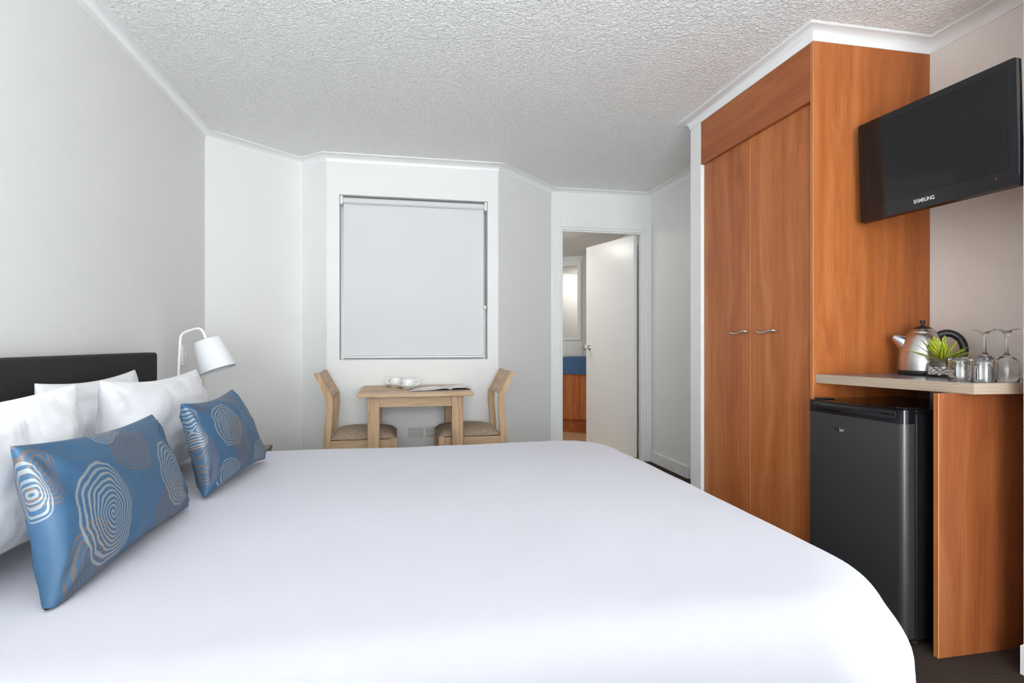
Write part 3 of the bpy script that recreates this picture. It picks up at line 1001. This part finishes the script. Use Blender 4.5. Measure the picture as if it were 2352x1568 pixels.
# quilt: rounded rectangle rolling over the edges and hanging down
BEDZ = 0.58
QX0, QX1, QY0, QY1 = -1.30, 1.064, 0.807, 2.791    # outer limits of the top after rounding (head end runs under the pillows)
RCN, RCF, RA, RB, DROP = 0.378, 0.295, 0.15, 0.133, 0.36
QL = 0.5 * PI * math.sqrt((RA * RA + RB * RB) / 2)
def bed_top(x, y):
    z = BEDZ
    z += 0.010 * (noise.noise(V(x * 1.3, y * 1.5, 0.3))) + 0.0035 * noise.noise(V(x * 4.5, y * 4.0, 2.0))
    return z
bm = bmesh.new()
nx, ny = 150, 150
gx0, gx1 = -1.085, QX1 - RA + QL + DROP
gy0, gy1 = QY0 + RA - QL - DROP, QY1 - RA + QL + DROP
iy0, iy1 = QY0 + RCN, QY1 - RCF
grid = []
for i in range(nx + 1):
    row = []
    x = gx0 + (gx1 - gx0) * i / nx
    for j in range(ny + 1):
        y = gy0 + (gy1 - gy0) * j / ny
        RC = RCN if y < 1.75 else RCF
        qx = min(x, QX1 - RC); qy = min(max(y, iy0), iy1)
        dx, dy = x - qx, y - qy
        r = math.hypot(dx, dy)
        d = r - (RC - RA)
        if d <= 0 or r < 1e-9:
            row.append(bm.verts.new((x, y, bed_top(x, y))))
            continue
        nx_, ny_ = dx / r, dy / r
        base = V(qx + nx_ * (RC - RA), qy + ny_ * (RC - RA), 0)
        z0 = bed_top(base.x, base.y)
        L = QL
        per = (base.x - base.y) * 9.0 + math.atan2(ny_, nx_) * 2.2
        if d < L:
            th = d / QL * PI / 2
            o_ = RA * math.sin(th); z = z0 - RB * (1 - math.cos(th))
            fold = 0.0
        else:
            e = d - L
            k = min(e / DROP, 1.0)
            fold = k * 0.016 * (math.sin(per * 1.7) + 0.5 * noise.noise(V(per * 0.8, k, 1.0)))
            o_ = RA + 0.012 * k + fold
            z = z0 - RB - e
            z = max(z, 0.09)
        corner = abs(nx_ * ny_) * 2
        o_ += 0.010 * corner * math.sin(math.atan2(ny_, nx_) * 9 + z * 6) * min(max(d, 0) / 0.2, 1)
        row.append(bm.verts.new((base.x + nx_ * o_, base.y + ny_ * o_, z)))
    grid.append(row)
for i in range(nx):
    for j in range(ny):
        bm.faces.new((grid[i][j], grid[i + 1][j], grid[i + 1][j + 1], grid[i][j + 1]))
q = mkobj('quilt', bm, LINEN, smooth=True)
tag(q, 'plain white quilt spread smooth over the whole bed', 'quilt')

def pillow(name, BL, BR, TR, TL, T, m, label, cat, group=None, W=0.7, H=0.45, k=0.07, n=44, sag=0.25, wr=0.004, seed=0.0, pinch=0.012, power=0.42, xmin=-1.096, back=1.0):
    BL, BR, TR, TL = map(Vector, (BL, BR, TR, TL))
    nrm = ((BR - BL).cross(TL - BL) + (TR - TL).cross(TR - BR)).normalized()
    if nrm.x < 0:
        nrm = -nrm
    bm = bmesh.new()
    uvl = bm.loops.layers.uv.new('UVMap')
    base_c = (BL + BR + TR + TL) / 4
    sheets = []
    def curve_s(a):                       # denser towards the rim
        return math.sin(a * PI / 2)
    uvof = {}
    for side in (1, -1):
        rows = []
        for i in range(n + 1):
            row = []
            s0 = curve_s(-1 + 2 * i / n)
            for j in range(n + 1):
                t0 = curve_s(-1 + 2 * j / n)
                if side == -1 and (i in (0, n) or j in (0, n)):
                    row.append(sheets[0][i][j]); continue
                s = s0 * (1 - k * (1 - t0 * t0) * abs(s0) ** 3)
                t = t0 * (1 - k * 1.2 * (1 - s0 * s0) * abs(t0) ** 3)
                a, b = (s + 1) / 2, (t + 1) / 2
                p = BL * (1 - a) * (1 - b) + BR * a * (1 - b) + TR * a * b + TL * (1 - a) * b
                h = T / 2 * (max((1 - s0 * s0) * (1 - t0 * t0), 0)) ** power
                h *= 1 + sag * (-t0) * 0.6
                if side < 0:
                    h *= back
                w_ = wr * (noise.noise(V(s0 * 3 + seed, t0 * 3, side * 2.0)) + 0.6 * noise.noise(V(s0 * 7 + seed, t0 * 6, side * 3.0)))
                dc = math.hypot((1 - abs(s0)) * W / 2, (1 - abs(t0)) * H / 2)
                ang = math.atan2((1 - abs(t0)) * H, (1 - abs(s0)) * W + 1e-6)
                rim = min(1.0, (1 - abs(s0)) * (1 - abs(t0)) * 40)
                w_ += pinch * math.exp(-dc / 0.055) * math.sin(ang * 9 + seed + (2.0 if s0 > 0 else 0) + (1.0 if t0 > 0 else 0)) * rim
                p = p + nrm * side * (h + w_ * rim)
                p.z = max(p.z, BEDZ + 0.004 if p.x < 0.9 else p.z)
                p.x = max(p.x, xmin)
                v = bm.verts.new(p)
                uvof[v] = ((s0 + 1) / 2 * W, (t0 + 1) / 2 * H)
                row.append(v)
            rows.append(row)
        sheets.append(rows)
        for i in range(n):
            for j in range(n):
                fv = [rows[i][j], rows[i + 1][j], rows[i + 1][j + 1], rows[i][j + 1]]
                fc = bm.faces.new(fv if side > 0 else fv[::-1])
                for lp in fc.loops:
                    uu = uvof[lp.vert]
                    lp[uvl].uv = uu
    loc = V((BL.x + BR.x) / 2, (BL.y + BR.y) / 2, BEDZ + 0.004)
    bmesh.ops.translate(bm, verts=bm.verts, vec=-loc)
    o = mkobj(name, bm, m, smooth=True)
    if o.data.polygons[(n // 2) * n + n // 2].normal.dot(nrm) < 0:
        o.data.flip_normals()
    o.location = loc
    return tag(o, label, cat, group)

# white pillows
pillow('pillow', (-0.985, 1.86, 0.60), (-0.985, 2.60, 0.60), (-1.02, 2.525, 0.945), (-1.015, 1.875, 0.935), 0.15, PILLOWC,
       'white pillow leaning on the headboard behind another pillow', 'pillow', W=0.72, H=0.46, seed=3.0, k=0.10, wr=0.010)
pillow('pillow', (-0.80, 1.80, 0.60), (-0.77, 2.56, 0.60), (-0.83, 2.63, 0.940), (-0.815, 1.80, 0.945), 0.20, PILLOWC,
       'plump white pillow between the two blue cushions and the rear pillow', 'pillow', W=0.74, H=0.46, seed=8.0, k=0.11, wr=0.010)
pillow('pillow', (-0.83, 0.93, 0.60), (-0.82, 1.70, 0.60), (-0.81, 1.665, 0.945), (-0.85, 0.93, 0.94), 0.21, PILLOWC,
       'plump white pillow directly behind the wide blue cushion with the big silver swirl', 'pillow', W=0.74, H=0.46, seed=5.0, k=0.11, wr=0.010)
# blue cushions
meds1 = [(.088, .032, .075, .085, 'B', 9), (.138, .122, .083, .102, 'S', 10), (.305, .228, .085, .06, 'B', 8), (.245, .288, .06, .03, 'S', 6), (.44, .04, .105, .07, 'B', 9), (.475, .125, .085, .095, 'S', 9), (.012, .235, .032, .062, 'B', 6), (-.006, .21, .02, .06, 'S', 5)]
meds2 = [(.012, .115, .045, .08, 'B', 8), (.0, .215, .035, .065, 'S', 7), (.205, .195, .11, .078, 'S', 9), (.268, .118, .088, .088, 'B', 10), (.07, .272, .04, .02, 'B', 5), (.37, .278, .07, .024, 'B', 5), (.125, .03, .085, .055, 'S', 8), (.46, .045, .10, .05, 'S', 8)]
pillow('cushion', (-0.600, 1.140, 0.572), (-0.580, 1.770, 0.585), (-0.690, 1.815, 0.846), (-0.690, 1.205, 0.862), 0.13, m_medallions('blue_satin_swirls_a', meds1),
       'blue satin cushion with one large silver swirl at its middle', 'cushion', 'blue swirl cushions', W=0.60, H=0.30, k=0.10, seed=1.0, wr=0.004, pinch=0.016, sag=0.15, back=0.9, power=0.36)
pillow('cushion', (-0.566, 1.868, 0.585), (-0.515, 2.425, 0.590), (-0.615, 2.345, 0.874), (-0.635, 1.885, 0.868), 0.125, m_medallions('blue_satin_swirls_b', meds2),
       'blue satin cushion with bright swirls running down one end', 'cushion', 'blue swirl cushions', W=0.60, H=0.30, k=0.10, seed=6.0, wr=0.004, pinch=0.016, sag=0.15, back=0.9, power=0.36)

# ------------------------------------------------------------------ bedside table, lamp, switch
nt = thing('bedside_table', (-0.935, 3.245, 0), 'brown wooden bedside table beyond the bed', 'table')
NTM = m_wood('walnut_brown', 'x', srgb(104, 84, 70), srgb(136, 114, 98), srgb(160, 140, 124), 1.4, 2.2)
mkobj('top', bx(-1.16, -0.698, 2.995, 3.492, 0.445, 0.47, bev=0.003), NTM, nt, world=True)
mkobj('body', bx(-1.155, -0.715, 3.005, 3.482, 0.12, 0.445), NTM, nt, world=True)
ndr = mkobj('drawer', bx(-0.715, -0.698, 3.01, 3.477, 0.29, 0.44, bev=0.002), NTM, nt, world=True)
bm = bmesh.new(); lathe(bm, [(0, 0), (0.008, 0), (0.008, 0.012), (0.014, 0.018), (0.012, 0.026), (0, 0.028)], 20)
bmesh.ops.transform(bm, matrix=Matrix.Translation(V(-0.698, 3.244, 0.365)) @ Matrix.Rotation(PI / 2, 4, 'Y'), verts=bm.verts)
mkobj('knob', bm, STEEL, ndr, smooth=True).location = -nt.location
for x in (-1.13, -0.74):
    for y in (3.03, 3.455):
        mkobj('leg', bx(x - 0.018, x + 0.018, y - 0.018, y + 0.018, 0, 0.12), NTM, nt, world=True)

LD = 2.90
lpt = lambda u, v: project(u, v, LD)
b0 = lpt(408.5, 900)
lmp = thing('bedside_lamp', (b0.x, b0.y, 0.47), 'white bent-arm reading lamp with drum shade on the bedside table', 'lamp')
WM = mat('white_lamp_enamel', srgb(242, 242, 243), 0.3)
WM2 = mat('white_lamp_shade', srgb(240, 241, 243), 0.5)
bm = bmesh.new()
lathe(bm, [(0, 0), (0.085, 0), (0.085, 0.012), (0.07, 0.018), (0.012, 0.02), (0.010, 0.05), (0, 0.05)], 40)
mkobj('base', bm, WM, lmp, angle=40)
bm = bmesh.new()
pth = smooth_path([V(b0.x, b0.y, 0.49), V(b0.x, b0.y, 0.65), lpt(410, 860), lpt(412.5, 810), lpt(414.5, 778), lpt(419, 767), lpt(430, 761), lpt(440, 757.5), lpt(452, 754.5), lpt(461, 756), lpt(467, 763), lpt(471.5, 774), lpt(475.5, 787)], 5)
tube(bm, pth, 0.0065, 14)
mkobj('arm', bm, WM, lmp, smooth=True, world=True)
c_top = lpt(476.5, 781.5); c_bot = lpt(501.5, 849)
ax = (c_bot - c_top).normalized()
Lsh = (c_bot - c_top).length
bm = bmesh.new()
rt, rbm = 0.0655, 0.0865
lathe(bm, [(0.0, 0.0), (rt - 0.002, 0.0), (rt, 0.002), (rbm, Lsh), (rbm - 0.002, Lsh), (rt - 0.003, 0.005), (0.0, 0.005)], 56)
qd = V(0, 0, 1).rotation_difference(ax)
bmesh.ops.transform(bm, matrix=Matrix.Translation(c_top) @ qd.to_matrix().to_4x4(), verts=bm.verts)
# tip the open end a little towards the viewer
mkobj('shade', bm, WM2, lmp, world=True, angle=40)
bm = bmesh.new()
lathe(bm, [(0.0, 0.02), (0.012, 0.02), (0.014, 0.05), (0.028, 0.085), (0.026, 0.105), (0.0, 0.118)], 24)
bmesh.ops.transform(bm, matrix=Matrix.Translation(c_top) @ qd.to_matrix().to_4x4(), verts=bm.verts)
mkobj('bulb', bm, CHINA, lmp, world=True, smooth=True)

sw = thing('wall_switch', (XL, 3.528, 0.984), 'white light switch plate on the wall behind the bedside lamp', 'switch')
mkobj('plate', bx(0, 0.011, -0.040, 0.040, -0.058, 0.058, bev=0.003), PLASTW, sw)
mkobj('rocker', bx(0.011, 0.016, -0.006, 0.006, -0.010, 0.012, bev=0.001), PLASTW, sw)

# ------------------------------------------------------------------ dining table and chairs
tb_ = thing('dining_table', (0.12, 3.85, 0), 'small square pale oak dining table against the window wall', 'table')
tx0, tx1, ty0, ty1, tz = -0.230, 0.468, 3.503, 4.188, 0.750
mkobj('tabletop', bx(tx0, tx1, ty0, ty1, tz - 0.024, tz, bev=0.0025), OAK_X, tb_, world=True)
LG = 0.070
lx = (-0.170, 0.338); ly = (3.548, 4.10)
lpos = [(-0.172, 3.548), (0.336, 3.548), (-0.172, 4.085), (0.336, 4.085)]
for x, y in lpos:
    mkobj('leg', bx(x, x + LG, y, y + LG, 0, tz - 0.0245, bev=0.002), OAK_Z, tb_, world=True)
mkobj('apron', bx(-0.102, 0.336, 3.560, 3.580, 0.662, tz - 0.0245), OAK_X, tb_, world=True)
mkobj('apron', bx(-0.102, 0.336, 4.125, 4.145, 0.662, tz - 0.0245), OAK_X, tb_, world=True)
mkobj('apron', bx(-0.160, -0.140, 3.618, 4.085, 0.662, tz - 0.0245), OAK_Y, tb_, world=True)
mkobj('apron', bx(0.375, 0.395, 3.618, 4.085, 0.662, tz - 0.0245), OAK_Y, tb_, world=True)

def make_chair(loc, rotz, label):
    """local: front along +x, back posts at -x, sits on z=0; near side is -y when rotz=0"""
    t = thing('dining_chair', loc, label, 'chair', rotz, 'oak chairs at the dining table')
    W2, SD = 0.215, 0.43                     # half width, seat depth
    xb = -SD / 2; xf = SD / 2
    prof_p = [(xb - 0.004, 0.0), (xb + 0.040, 0.0), (xb + 0.036, 0.30), (xb + 0.036, 0.48), (xb + 0.050, 0.66), (xb + 0.046, 0.72), (xb - 0.036, 0.872), (xb - 0.064, 0.866), (xb + 0.004, 0.72), (xb + 0.006, 0.66), (xb - 0.008, 0.46), (xb - 0.002, 0.30)]
    for s in (-1, 1):
        y0 = s * W2 - (0.028 if s > 0 else 0)
        bm = bmesh.new()
        extrude_profile(bm, [V(x, y0, z) for x, z in prof_p], (0, 0.028, 0))
        bmesh.ops.bevel(bm, geom=bm.edges[:], offset=0.002, segments=1, affect='EDGES')
        mkobj('back_post', bm, OAK_Z, t)
        mkobj('leg', bx(xf - 0.038, xf, y0, y0 + 0.028, 0, 0.460, bev=0.002), OAK_Z, t)
        mkobj('seat_rail', bx(xb + 0.036, xf - 0.038, y0 + 0.002, y0 + 0.026, 0.395, 0.455, bev=0.002), OAK_X, t)
    mkobj('seat_rail', bx(xf - 0.03, xf - 0.006, -W2 + 0.028, W2 - 0.028, 0.395, 0.455, bev=0.002), OAK_Y, t)
    mkobj('seat_rail', bx(xb + 0.006, xb + 0.03, -W2 + 0.028, W2 - 0.028, 0.395, 0.455, bev=0.002), OAK_Y, t)
    bm = bmesh.new()
    sl = [(xb + 0.048, 0.700), (xb - 0.038, 0.868), (xb - 0.056, 0.862), (xb + 0.028, 0.694)]
    sl = [(xb + 0.040, 0.724), (xb - 0.040, 0.868), (xb - 0.056, 0.862), (xb + 0.024, 0.716)]
    extrude_profile(bm, [V(x, -W2 + 0.028, z) for x, z in sl], (0, 2 * W2 - 0.056, 0))
    mkobj('backrest', bm, OAK_Y, t)
    # upholstered seat pad
    bm = bmesh.new()
    n = 18
    rows = []
    x0, x1, y0, y1 = xb + 0.030, xf - 0.004, -W2 + 0.006, W2 - 0.006
    for i in range(n + 1):
        row = []
        a = -1 + 2 * i / n
        for j in range(n + 1):
            b = -1 + 2 * j / n
            h = 0.044 * (max(1 - abs(a) ** 4, 0) * max(1 - abs(b) ** 4, 0)) ** 0.5 + 0.010 * (1 - a * a) * (1 - b * b)
            row.append(bm.verts.new(((x0 + x1) / 2 + a * (x1 - x0) / 2, (y0 + y1) / 2 + b * (y1 - y0) / 2, 0.462 + h)))
        rows.append(row)
    for i in range(n):
        for j in range(n):
            bm.faces.new((rows[i][j], rows[i + 1][j], rows[i + 1][j + 1], rows[i][j + 1]))
    r = bmesh.ops.extrude_face_region(bm, geom=bm.faces[:])
    for v in r['geom']:
        if isinstance(v, bmesh.types.BMVert):
            v.co.z = 0.4605
    mkobj('seat', bm, TWEED, t, smooth=True)
    return t

make_chair((-0.213, 3.838, 0), 0.0, 'oak chair with brown tweed seat on the bedside lamp side of the table')
make_chair((0.474, 3.838, 0), PI, 'oak chair with brown tweed seat on the bathroom door side of the table')

# cups and saucers
CUPS = []
def make_cup(x, y, ang, lab_c, lab_s):
    s = thing('saucer', (x, y, tz + 0.0005), lab_s, 'saucer', 0.0, 'saucers on the dining table')
    bm = bmesh.new()
    lathe(bm, [(0, 0.0), (0.042, 0.0), (0.043, 0.003), (0.050, 0.008), (0.072, 0.018), (0.0785, 0.0215), (0.079, 0.0235), (0.072, 0.0215), (0.048, 0.0125), (0.032, 0.0105), (0.028, 0.0085), (0, 0.0085)], 48)
    mkobj('dish', bm, CHINA, s, smooth=True)
    c = thing('teacup', (x, y, tz + 0.0095), lab_c, 'cup', ang, 'cups on the dining table')
    bm = bmesh.new()
    lathe(bm, [(0, 0.002), (0.024, 0.002), (0.025, 0.0), (0.027, 0.0), (0.029, 0.004), (0.037, 0.010), (0.0435, 0.020), (0.0455, 0.032), (0.046, 0.0535), (0.0448, 0.0545), (0.0437, 0.0535), (0.043, 0.032), (0.041, 0.021), (0.035, 0.012), (0.026, 0.007), (0, 0.006)], 48)
    mkobj('bowl', bm, CHINA, c, smooth=True)
    bm = bmesh.new()
    pts = smooth_path([(0.044, 0, 0.046), (0.055, 0, 0.0485), (0.066, 0, 0.043), (0.069, 0, 0.033), (0.064, 0, 0.022), (0.053, 0, 0.018), (0.043, 0, 0.020)], 5)
    tube(bm, pts, 0.0042, 10)
    mkobj('handle', bm, CHINA, c, smooth=True)
make_cup(0.0785, 3.872, -0.25, 'white teacup with handle towards the magazine', 'white saucer partly under the edge of the magazine side cup')
make_cup(-0.004, 4.022, PI - 0.2, 'white teacup nearer the window wall with handle towards the left chair', 'white saucer nearer the window wall')
bpy.data.objects['teacup.001']['label'] = 'white teacup nearer the window wall with handle turned away from the magazine'
bpy.data.objects['saucer']['label'] = 'white saucer touching the open magazine'

# magazine
PAGE = mat('printed_magazine_page', srgb(214, 204, 200), 0.3)
tp = NT(PAGE)
vv = tp.coords((14, 9, 1))
ck = tp.n('ShaderNodeTexVoronoi', feature='F1', distance='CHEBYCHEV')
ck.inputs['Scale'].default_value = 0.7
tp.l(vv, ck.inputs['Vector'])
tp.l(tp.ramp(ck.outputs['Color'], [(0.0, srgb(226, 220, 218)), (0.35, srgb(200, 184, 176)), (0.55, srgb(232, 230, 232)), (0.8, srgb(176, 168, 186)), (1.0, srgb(214, 196, 176))]), tp.b.inputs['Base Color'])
DARKP = mat('dark_page_edge', srgb(58, 44, 54), 0.5)
mg = thing('magazine', (0.315, 3.765, tz + 0.0005), 'open glossy magazine lying on the dining table', 'magazine', 0.22)
def page(name, prof_pts, y0, y1, m):
    bm = bmesh.new()
    top = [V(x, 0, z) for x, z in prof_pts]
    low = [V(x, 0, max(z - 0.003, 0.0002)) for x, z in prof_pts]
    extrude_profile(bm, [p + V(0, y0, 0) for p in top] + [p + V(0, y0, 0) for p in low[::-1]], (0, y1 - y0, 0))
    return mkobj(name, bm, m, mg, angle=40)
page('left_page', [(0.0, 0.006), (-0.02, 0.0125), (-0.05, 0.0135), (-0.10, 0.009), (-0.16, 0.006), (-0.205, 0.0045)], -0.105, 0.11, PAGE)
page('right_page', [(0.0, 0.006), (0.015, 0.014), (0.04, 0.0165), (0.08, 0.015), (0.115, 0.017), (0.14, 0.021)], -0.105, 0.11, PAGE)
page('cover', [(-0.207, 0.0035), (0.0, 0.0035), (0.14, 0.0035)], -0.106, 0.111, DARKP)
page('loose_page', [(-0.25, 0.0035), (-0.22, 0.006), (-0.19, 0.0045)], -0.10, -0.02, PAGE)

# ------------------------------------------------------------------ kettle
kt = thing('electric_kettle', (2.132, 1.985, BT), 'brushed steel electric kettle with black handle and lid', 'kettle', rotz=math.radians(-41))
bm = bmesh.new()
lathe(bm, [(0, 0), (0.084, 0), (0.0865, 0.003), (0.0865, 0.018), (0.085, 0.020), (0, 0.020)], 56)
mkobj('power_base', bm, BLACKM, kt, angle=40)
bm = bmesh.new()
lathe(bm, [(0, 0.020), (0.0862, 0.020), (0.0862, 0.024), (0.0858, 0.05), (0.084, 0.08), (0.079, 0.108), (0.0715, 0.135), (0.0625, 0.156), (0.052, 0.172), (0.0495, 0.1735), (0.0495, 0.1745), (0.045, 0.181), (0.036, 0.190), (0, 0.190)], 64)
mkobj('body', bm, BRUSHED, kt, angle=40)
bm = bmesh.new()
lathe(bm, [(0.0355, 0.1895), (0.030, 0.195), (0.018, 0.201), (0.006, 0.2035), (0, 0.2035)], 40)
ld_ = mkobj('lid', bm, BLACKM, kt, smooth=True)
bm = bmesh.new()
lathe(bm, [(0, 0.2025), (0.006, 0.2025), (0.0055, 0.207), (0.009, 0.216), (0.0105, 0.223), (0.0085, 0.2255), (0, 0.226)], 24)
mkobj('knob', bm, BLACKM, ld_, smooth=True)
bm = bmesh.new()
sp = [(-0.050, 0, 0.118), (-0.072, 0, 0.139), (-0.088, 0, 0.150), (-0.102, 0, 0.158)]
tube(bm, sp, [0.034, 0.027, 0.020, 0.013], 24)
mkobj('spout', bm, STEEL, kt, angle=50)
bm = bmesh.new()
hp = smooth_path([(0.050, 0, 0.158), (0.062, 0, 0.168), (0.085, 0, 0.172), (0.108, 0, 0.163), (0.127, 0, 0.142), (0.136, 0, 0.112), (0.134, 0, 0.082), (0.127, 0, 0.065)], 6)
n_ = len(hp)
rings_ = []
for i, p in enumerate(hp):
    tdir = (hp[min(i + 1, n_ - 1)] - hp[max(i - 1, 0)]).normalized()
    nn_ = tdir.cross(V(0, 1, 0)).normalized()
    a_, b_ = 0.0145, 0.012
    rings_.append([bm.verts.new(p + nn_ * a_ * math.cos(2 * PI * k / 16) + V(0, 1, 0) * b_ * math.sin(2 * PI * k / 16)) for k in range(16)])
for a_, b_ in zip(rings_[:-1], rings_[1:]):
    for k in range(16):
        bm.faces.new((a_[k], a_[(k + 1) % 16], b_[(k + 1) % 16], b_[k]))
bm.faces.new(rings_[0]); bm.faces.new(rings_[-1][::-1])
mkobj('handle', bm, BLACKM, kt, smooth=True)

# ------------------------------------------------------------------ plant in a glass bowl
PX, PY = 2.068, 1.846
pl = thing('potted_plant', (PX, PY, BT + 0.0005), 'yellow and green striped leafy plant in a glass of white pebbles', 'plant')
bm = bmesh.new()
R = 0.048
lathe(bm, [(0, 0), (R - 0.004, 0), (R, 0.004), (R, 0.072), (R - 0.0012, 0.0735), (R - 0.0025, 0.072), (R - 0.0025, 0.010), (R - 0.006, 0.007), (0, 0.007)], 56)
mkobj('glass_bowl', bm, PANE, pl, angle=50)
PEB = mat('white_pebble', srgb(232, 228, 222), 0.5)
pm = []
for k in range(3):
    bm = bmesh.new()
    bmesh.ops.create_icosphere(bm, subdivisions=2, radius=1.0)
    for v in bm.verts:
        v.co *= 1 + 0.14 * noise.noise(v.co * 1.3 + V(k * 5, 0, 0))
        v.co = V(v.co.x, v.co.y * 0.75, v.co.z * 0.6)
    o = mkobj('pebble', bm, PEB, pl, smooth=True)
    pm.append(o)
first = [True] * 3
rnd = random.Random(4)
cnt = 0
for layer in range(4):
    z = 0.0125 + layer * 0.0075
    m_ = 10
    for k in range(m_ + 4):
        if k < m_:
            a = 2 * PI * (k + 0.5 * layer) / m_; rr_ = 0.0345
        else:
            a = 2 * PI * (k + 0.3 * layer) / 4; rr_ = 0.014
        sc = rnd.uniform(0.0068, 0.0085)
        q = cnt % 3
        if first[q]:
            o = pm[q]; first[q] = False
        else:
            o = pm[q].copy(); COL.objects.link(o); o.parent = pl
        o.location = (rr_ * math.cos(a), rr_ * math.sin(a), z + rnd.uniform(-0.0015, 0.0015))
        o.scale = (sc * 1.15, sc * 1.1, sc)
        o.rotation_euler = (rnd.uniform(-.4, .4), rnd.uniform(-.4, .4), rnd.uniform(0, 6))
        cnt += 1
# soil plug and leaves
bm = bmesh.new()
lathe(bm, [(0, 0.040), (0.030, 0.041), (0.038, 0.048), (0.030, 0.056), (0, 0.060)], 24)
for v in bm.verts:
    v.co.z += 0.004 * noise.noise(v.co * 120)
mkobj('moss', bm, mat('dark_moss', srgb(96, 84, 60), 0.95), pl, smooth=True)
def m_leaf():
    m = mat('variegated_leaf', srgb(120, 150, 40), 0.35)
    t = NT(m)
    uv = t.n('ShaderNodeUVMap')
    sp_ = t.n('ShaderNodeSeparateXYZ')
    t.l(uv.outputs[0], sp_.inputs[0])
    off = t.math('ABSOLUTE', t.math('SUBTRACT', sp_.outputs[0], 0.5))
    oi = t.n('ShaderNodeObjectInfo')
    n = t.noise(t.coords((90, 90, 30)), 1.0, 2)
    f = t.math('ADD', off, t.math('MULTIPLY', t.math('SUBTRACT', n, 0.5), 0.35))
    f = t.math('ADD', f, t.math('MULTIPLY', t.math('SUBTRACT', oi.outputs['Random'], 0.5), 0.28))
    t.l(t.ramp(f, [(0.0, srgb(206, 200, 70)), (0.07, srgb(196, 196, 60)), (0.13, srgb(70, 116, 24)), (0.26, srgb(104, 146, 30)), (0.36, srgb(190, 198, 54)), (0.5, srgb(216, 206, 84))]), t.b.inputs['Base Color'])
    t.b.inputs['Subsurface Weight'].default_value = 0.0
    return m
LEAF = m_leaf()
def leaf_mesh(L, Wd, lift, droop, seed):
    bm = bmesh.new()
    uvl = bm.loops.layers.uv.new('UVMap')
    n = 10
    rows = []
    for i in range(n + 1):
        s = i / n
        wv = Wd * (math.sin(PI * min(s * 0.82 + 0.14, 1.0)) ** 0.8)
        if i == n: wv = 0.0006
        x = L * s * math.cos(lift) ; z = L * (s * math.sin(lift) - droop * s * s)
        row = []
        for j, t in enumerate((-1, -0.5, 0, 0.5, 1)):
            row.append((bm.verts.new((x, wv * t, z + abs(t) * wv * 0.35)), ((t + 1) / 2, s)))
        rows.append(row)
    for i in range(n):
        for j in range(4):
            q_ = [rows[i][j], rows[i + 1][j], rows[i + 1][j + 1], rows[i][j + 1]]
            fc = bm.faces.new([a[0] for a in q_])
            for lp, a in zip(fc.loops, q_):
                lp[uvl].uv = a[1]
    return bm
specs = []
rv = random.Random(11)
for k in range(32):
    az = 2 * PI * k / 32 * 5.0 + rv.uniform(-0.25, 0.25)
    lift = (0.34, 0.48, 0.62, 0.80, 1.05)[k % 5] + rv.uniform(-0.1, 0.1)
    L = rv.uniform(0.085, 0.112) * (1.0 if lift > 0.7 else 1.18)
    da = (az - math.radians(65) + PI) % (2 * PI) - PI      # keep clear of the kettle
    if abs(da) < 0.95:
        lift = 1.32; L *= 0.8
    specs.append((az, lift, L))
for az, lift, L in specs:
    bm = leaf_mesh(L, rv.uniform(0.0075, 0.0105), lift, rv.uniform(0.0, 0.16) * (0 if lift > 1.3 else 1), 0)
    o = mkobj('leaf', bm, LEAF, pl, smooth=True)
    o.location = (0.008 * math.cos(az), 0.008 * math.sin(az), 0.060)
    o.rotation_euler = (rv.uniform(-0.3, 0.3), 0, az)

# ------------------------------------------------------------------ glasses
def tumbler(x, y, lab):
    t = thing('tumbler', (x, y, BT + 0.0004), lab, 'glass', 0, 'upturned tumblers on the tea bench')
    bm = bmesh.new()
    # stands on its rim, thick base uppermost
    lathe(bm, [(0.0322, 0.0008), (0.0330, 0.0), (0.0338, 0.0006), (0.0345, 0.020), (0.0343, 0.060), (0.0335, 0.078), (0.0315, 0.082), (0, 0.082), ], 56)
    lathe(bm, [(0.0322, 0.0008), (0.0328, 0.020), (0.0325, 0.060), (0.0300, 0.069), (0.022, 0.0715), (0, 0.072)], 56)
    bmesh.ops.remove_doubles(bm, verts=bm.verts, dist=1e-6)
    o = mkobj('glass_body', bm, GLASS, t, angle=50)
tumbler(1.949, 1.668, 'upturned clear tumbler next to the pebble glass')
tumbler(1.944, 1.582, 'upturned clear tumbler at the front corner of the bench')
tumbler(2.076, 1.722, 'upturned clear tumbler behind the two front tumblers')
def wineglass(x, y, lab):
    t = thing('wine_glass', (x, y, BT + 0.0004), lab, 'glass', 0, 'upturned wine glasses on the tea bench')
    bm = bmesh.new()
    outer = [(0.0318, 0.0006), (0.0324, 0.0), (0.0330, 0.0006), (0.0365, 0.020), (0.0380, 0.038), (0.0365, 0.055), (0.031, 0.070), (0.021, 0.0815)]
    lathe(bm, outer + [(0.012, 0.0885), (0.007, 0.096), (0.0052, 0.108), (0.0050, 0.135), (0.0058, 0.152), (0.0085, 0.164), (0.015, 0.1715), (0.028, 0.1765), (0.0375, 0.1785), (0.038, 0.1795), (0.0375, 0.1802), (0, 0.1802)], 56)
    lathe(bm, [(0.0318, 0.0006), (0.0355, 0.020), (0.0370, 0.038), (0.0355, 0.055), (0.030, 0.069), (0.019, 0.0795), (0.008, 0.084), (0, 0.085)], 56)
    bmesh.ops.remove_doubles(bm, verts=bm.verts, dist=1e-6)
    mkobj('glass_body', bm, GLASS, t, smooth=True)
wineglass(2.057, 1.594, 'upturned wine glass standing closest to the wall end of the bench')
wineglass(2.165, 1.757, 'upturned wine glass half hidden behind the tumblers')
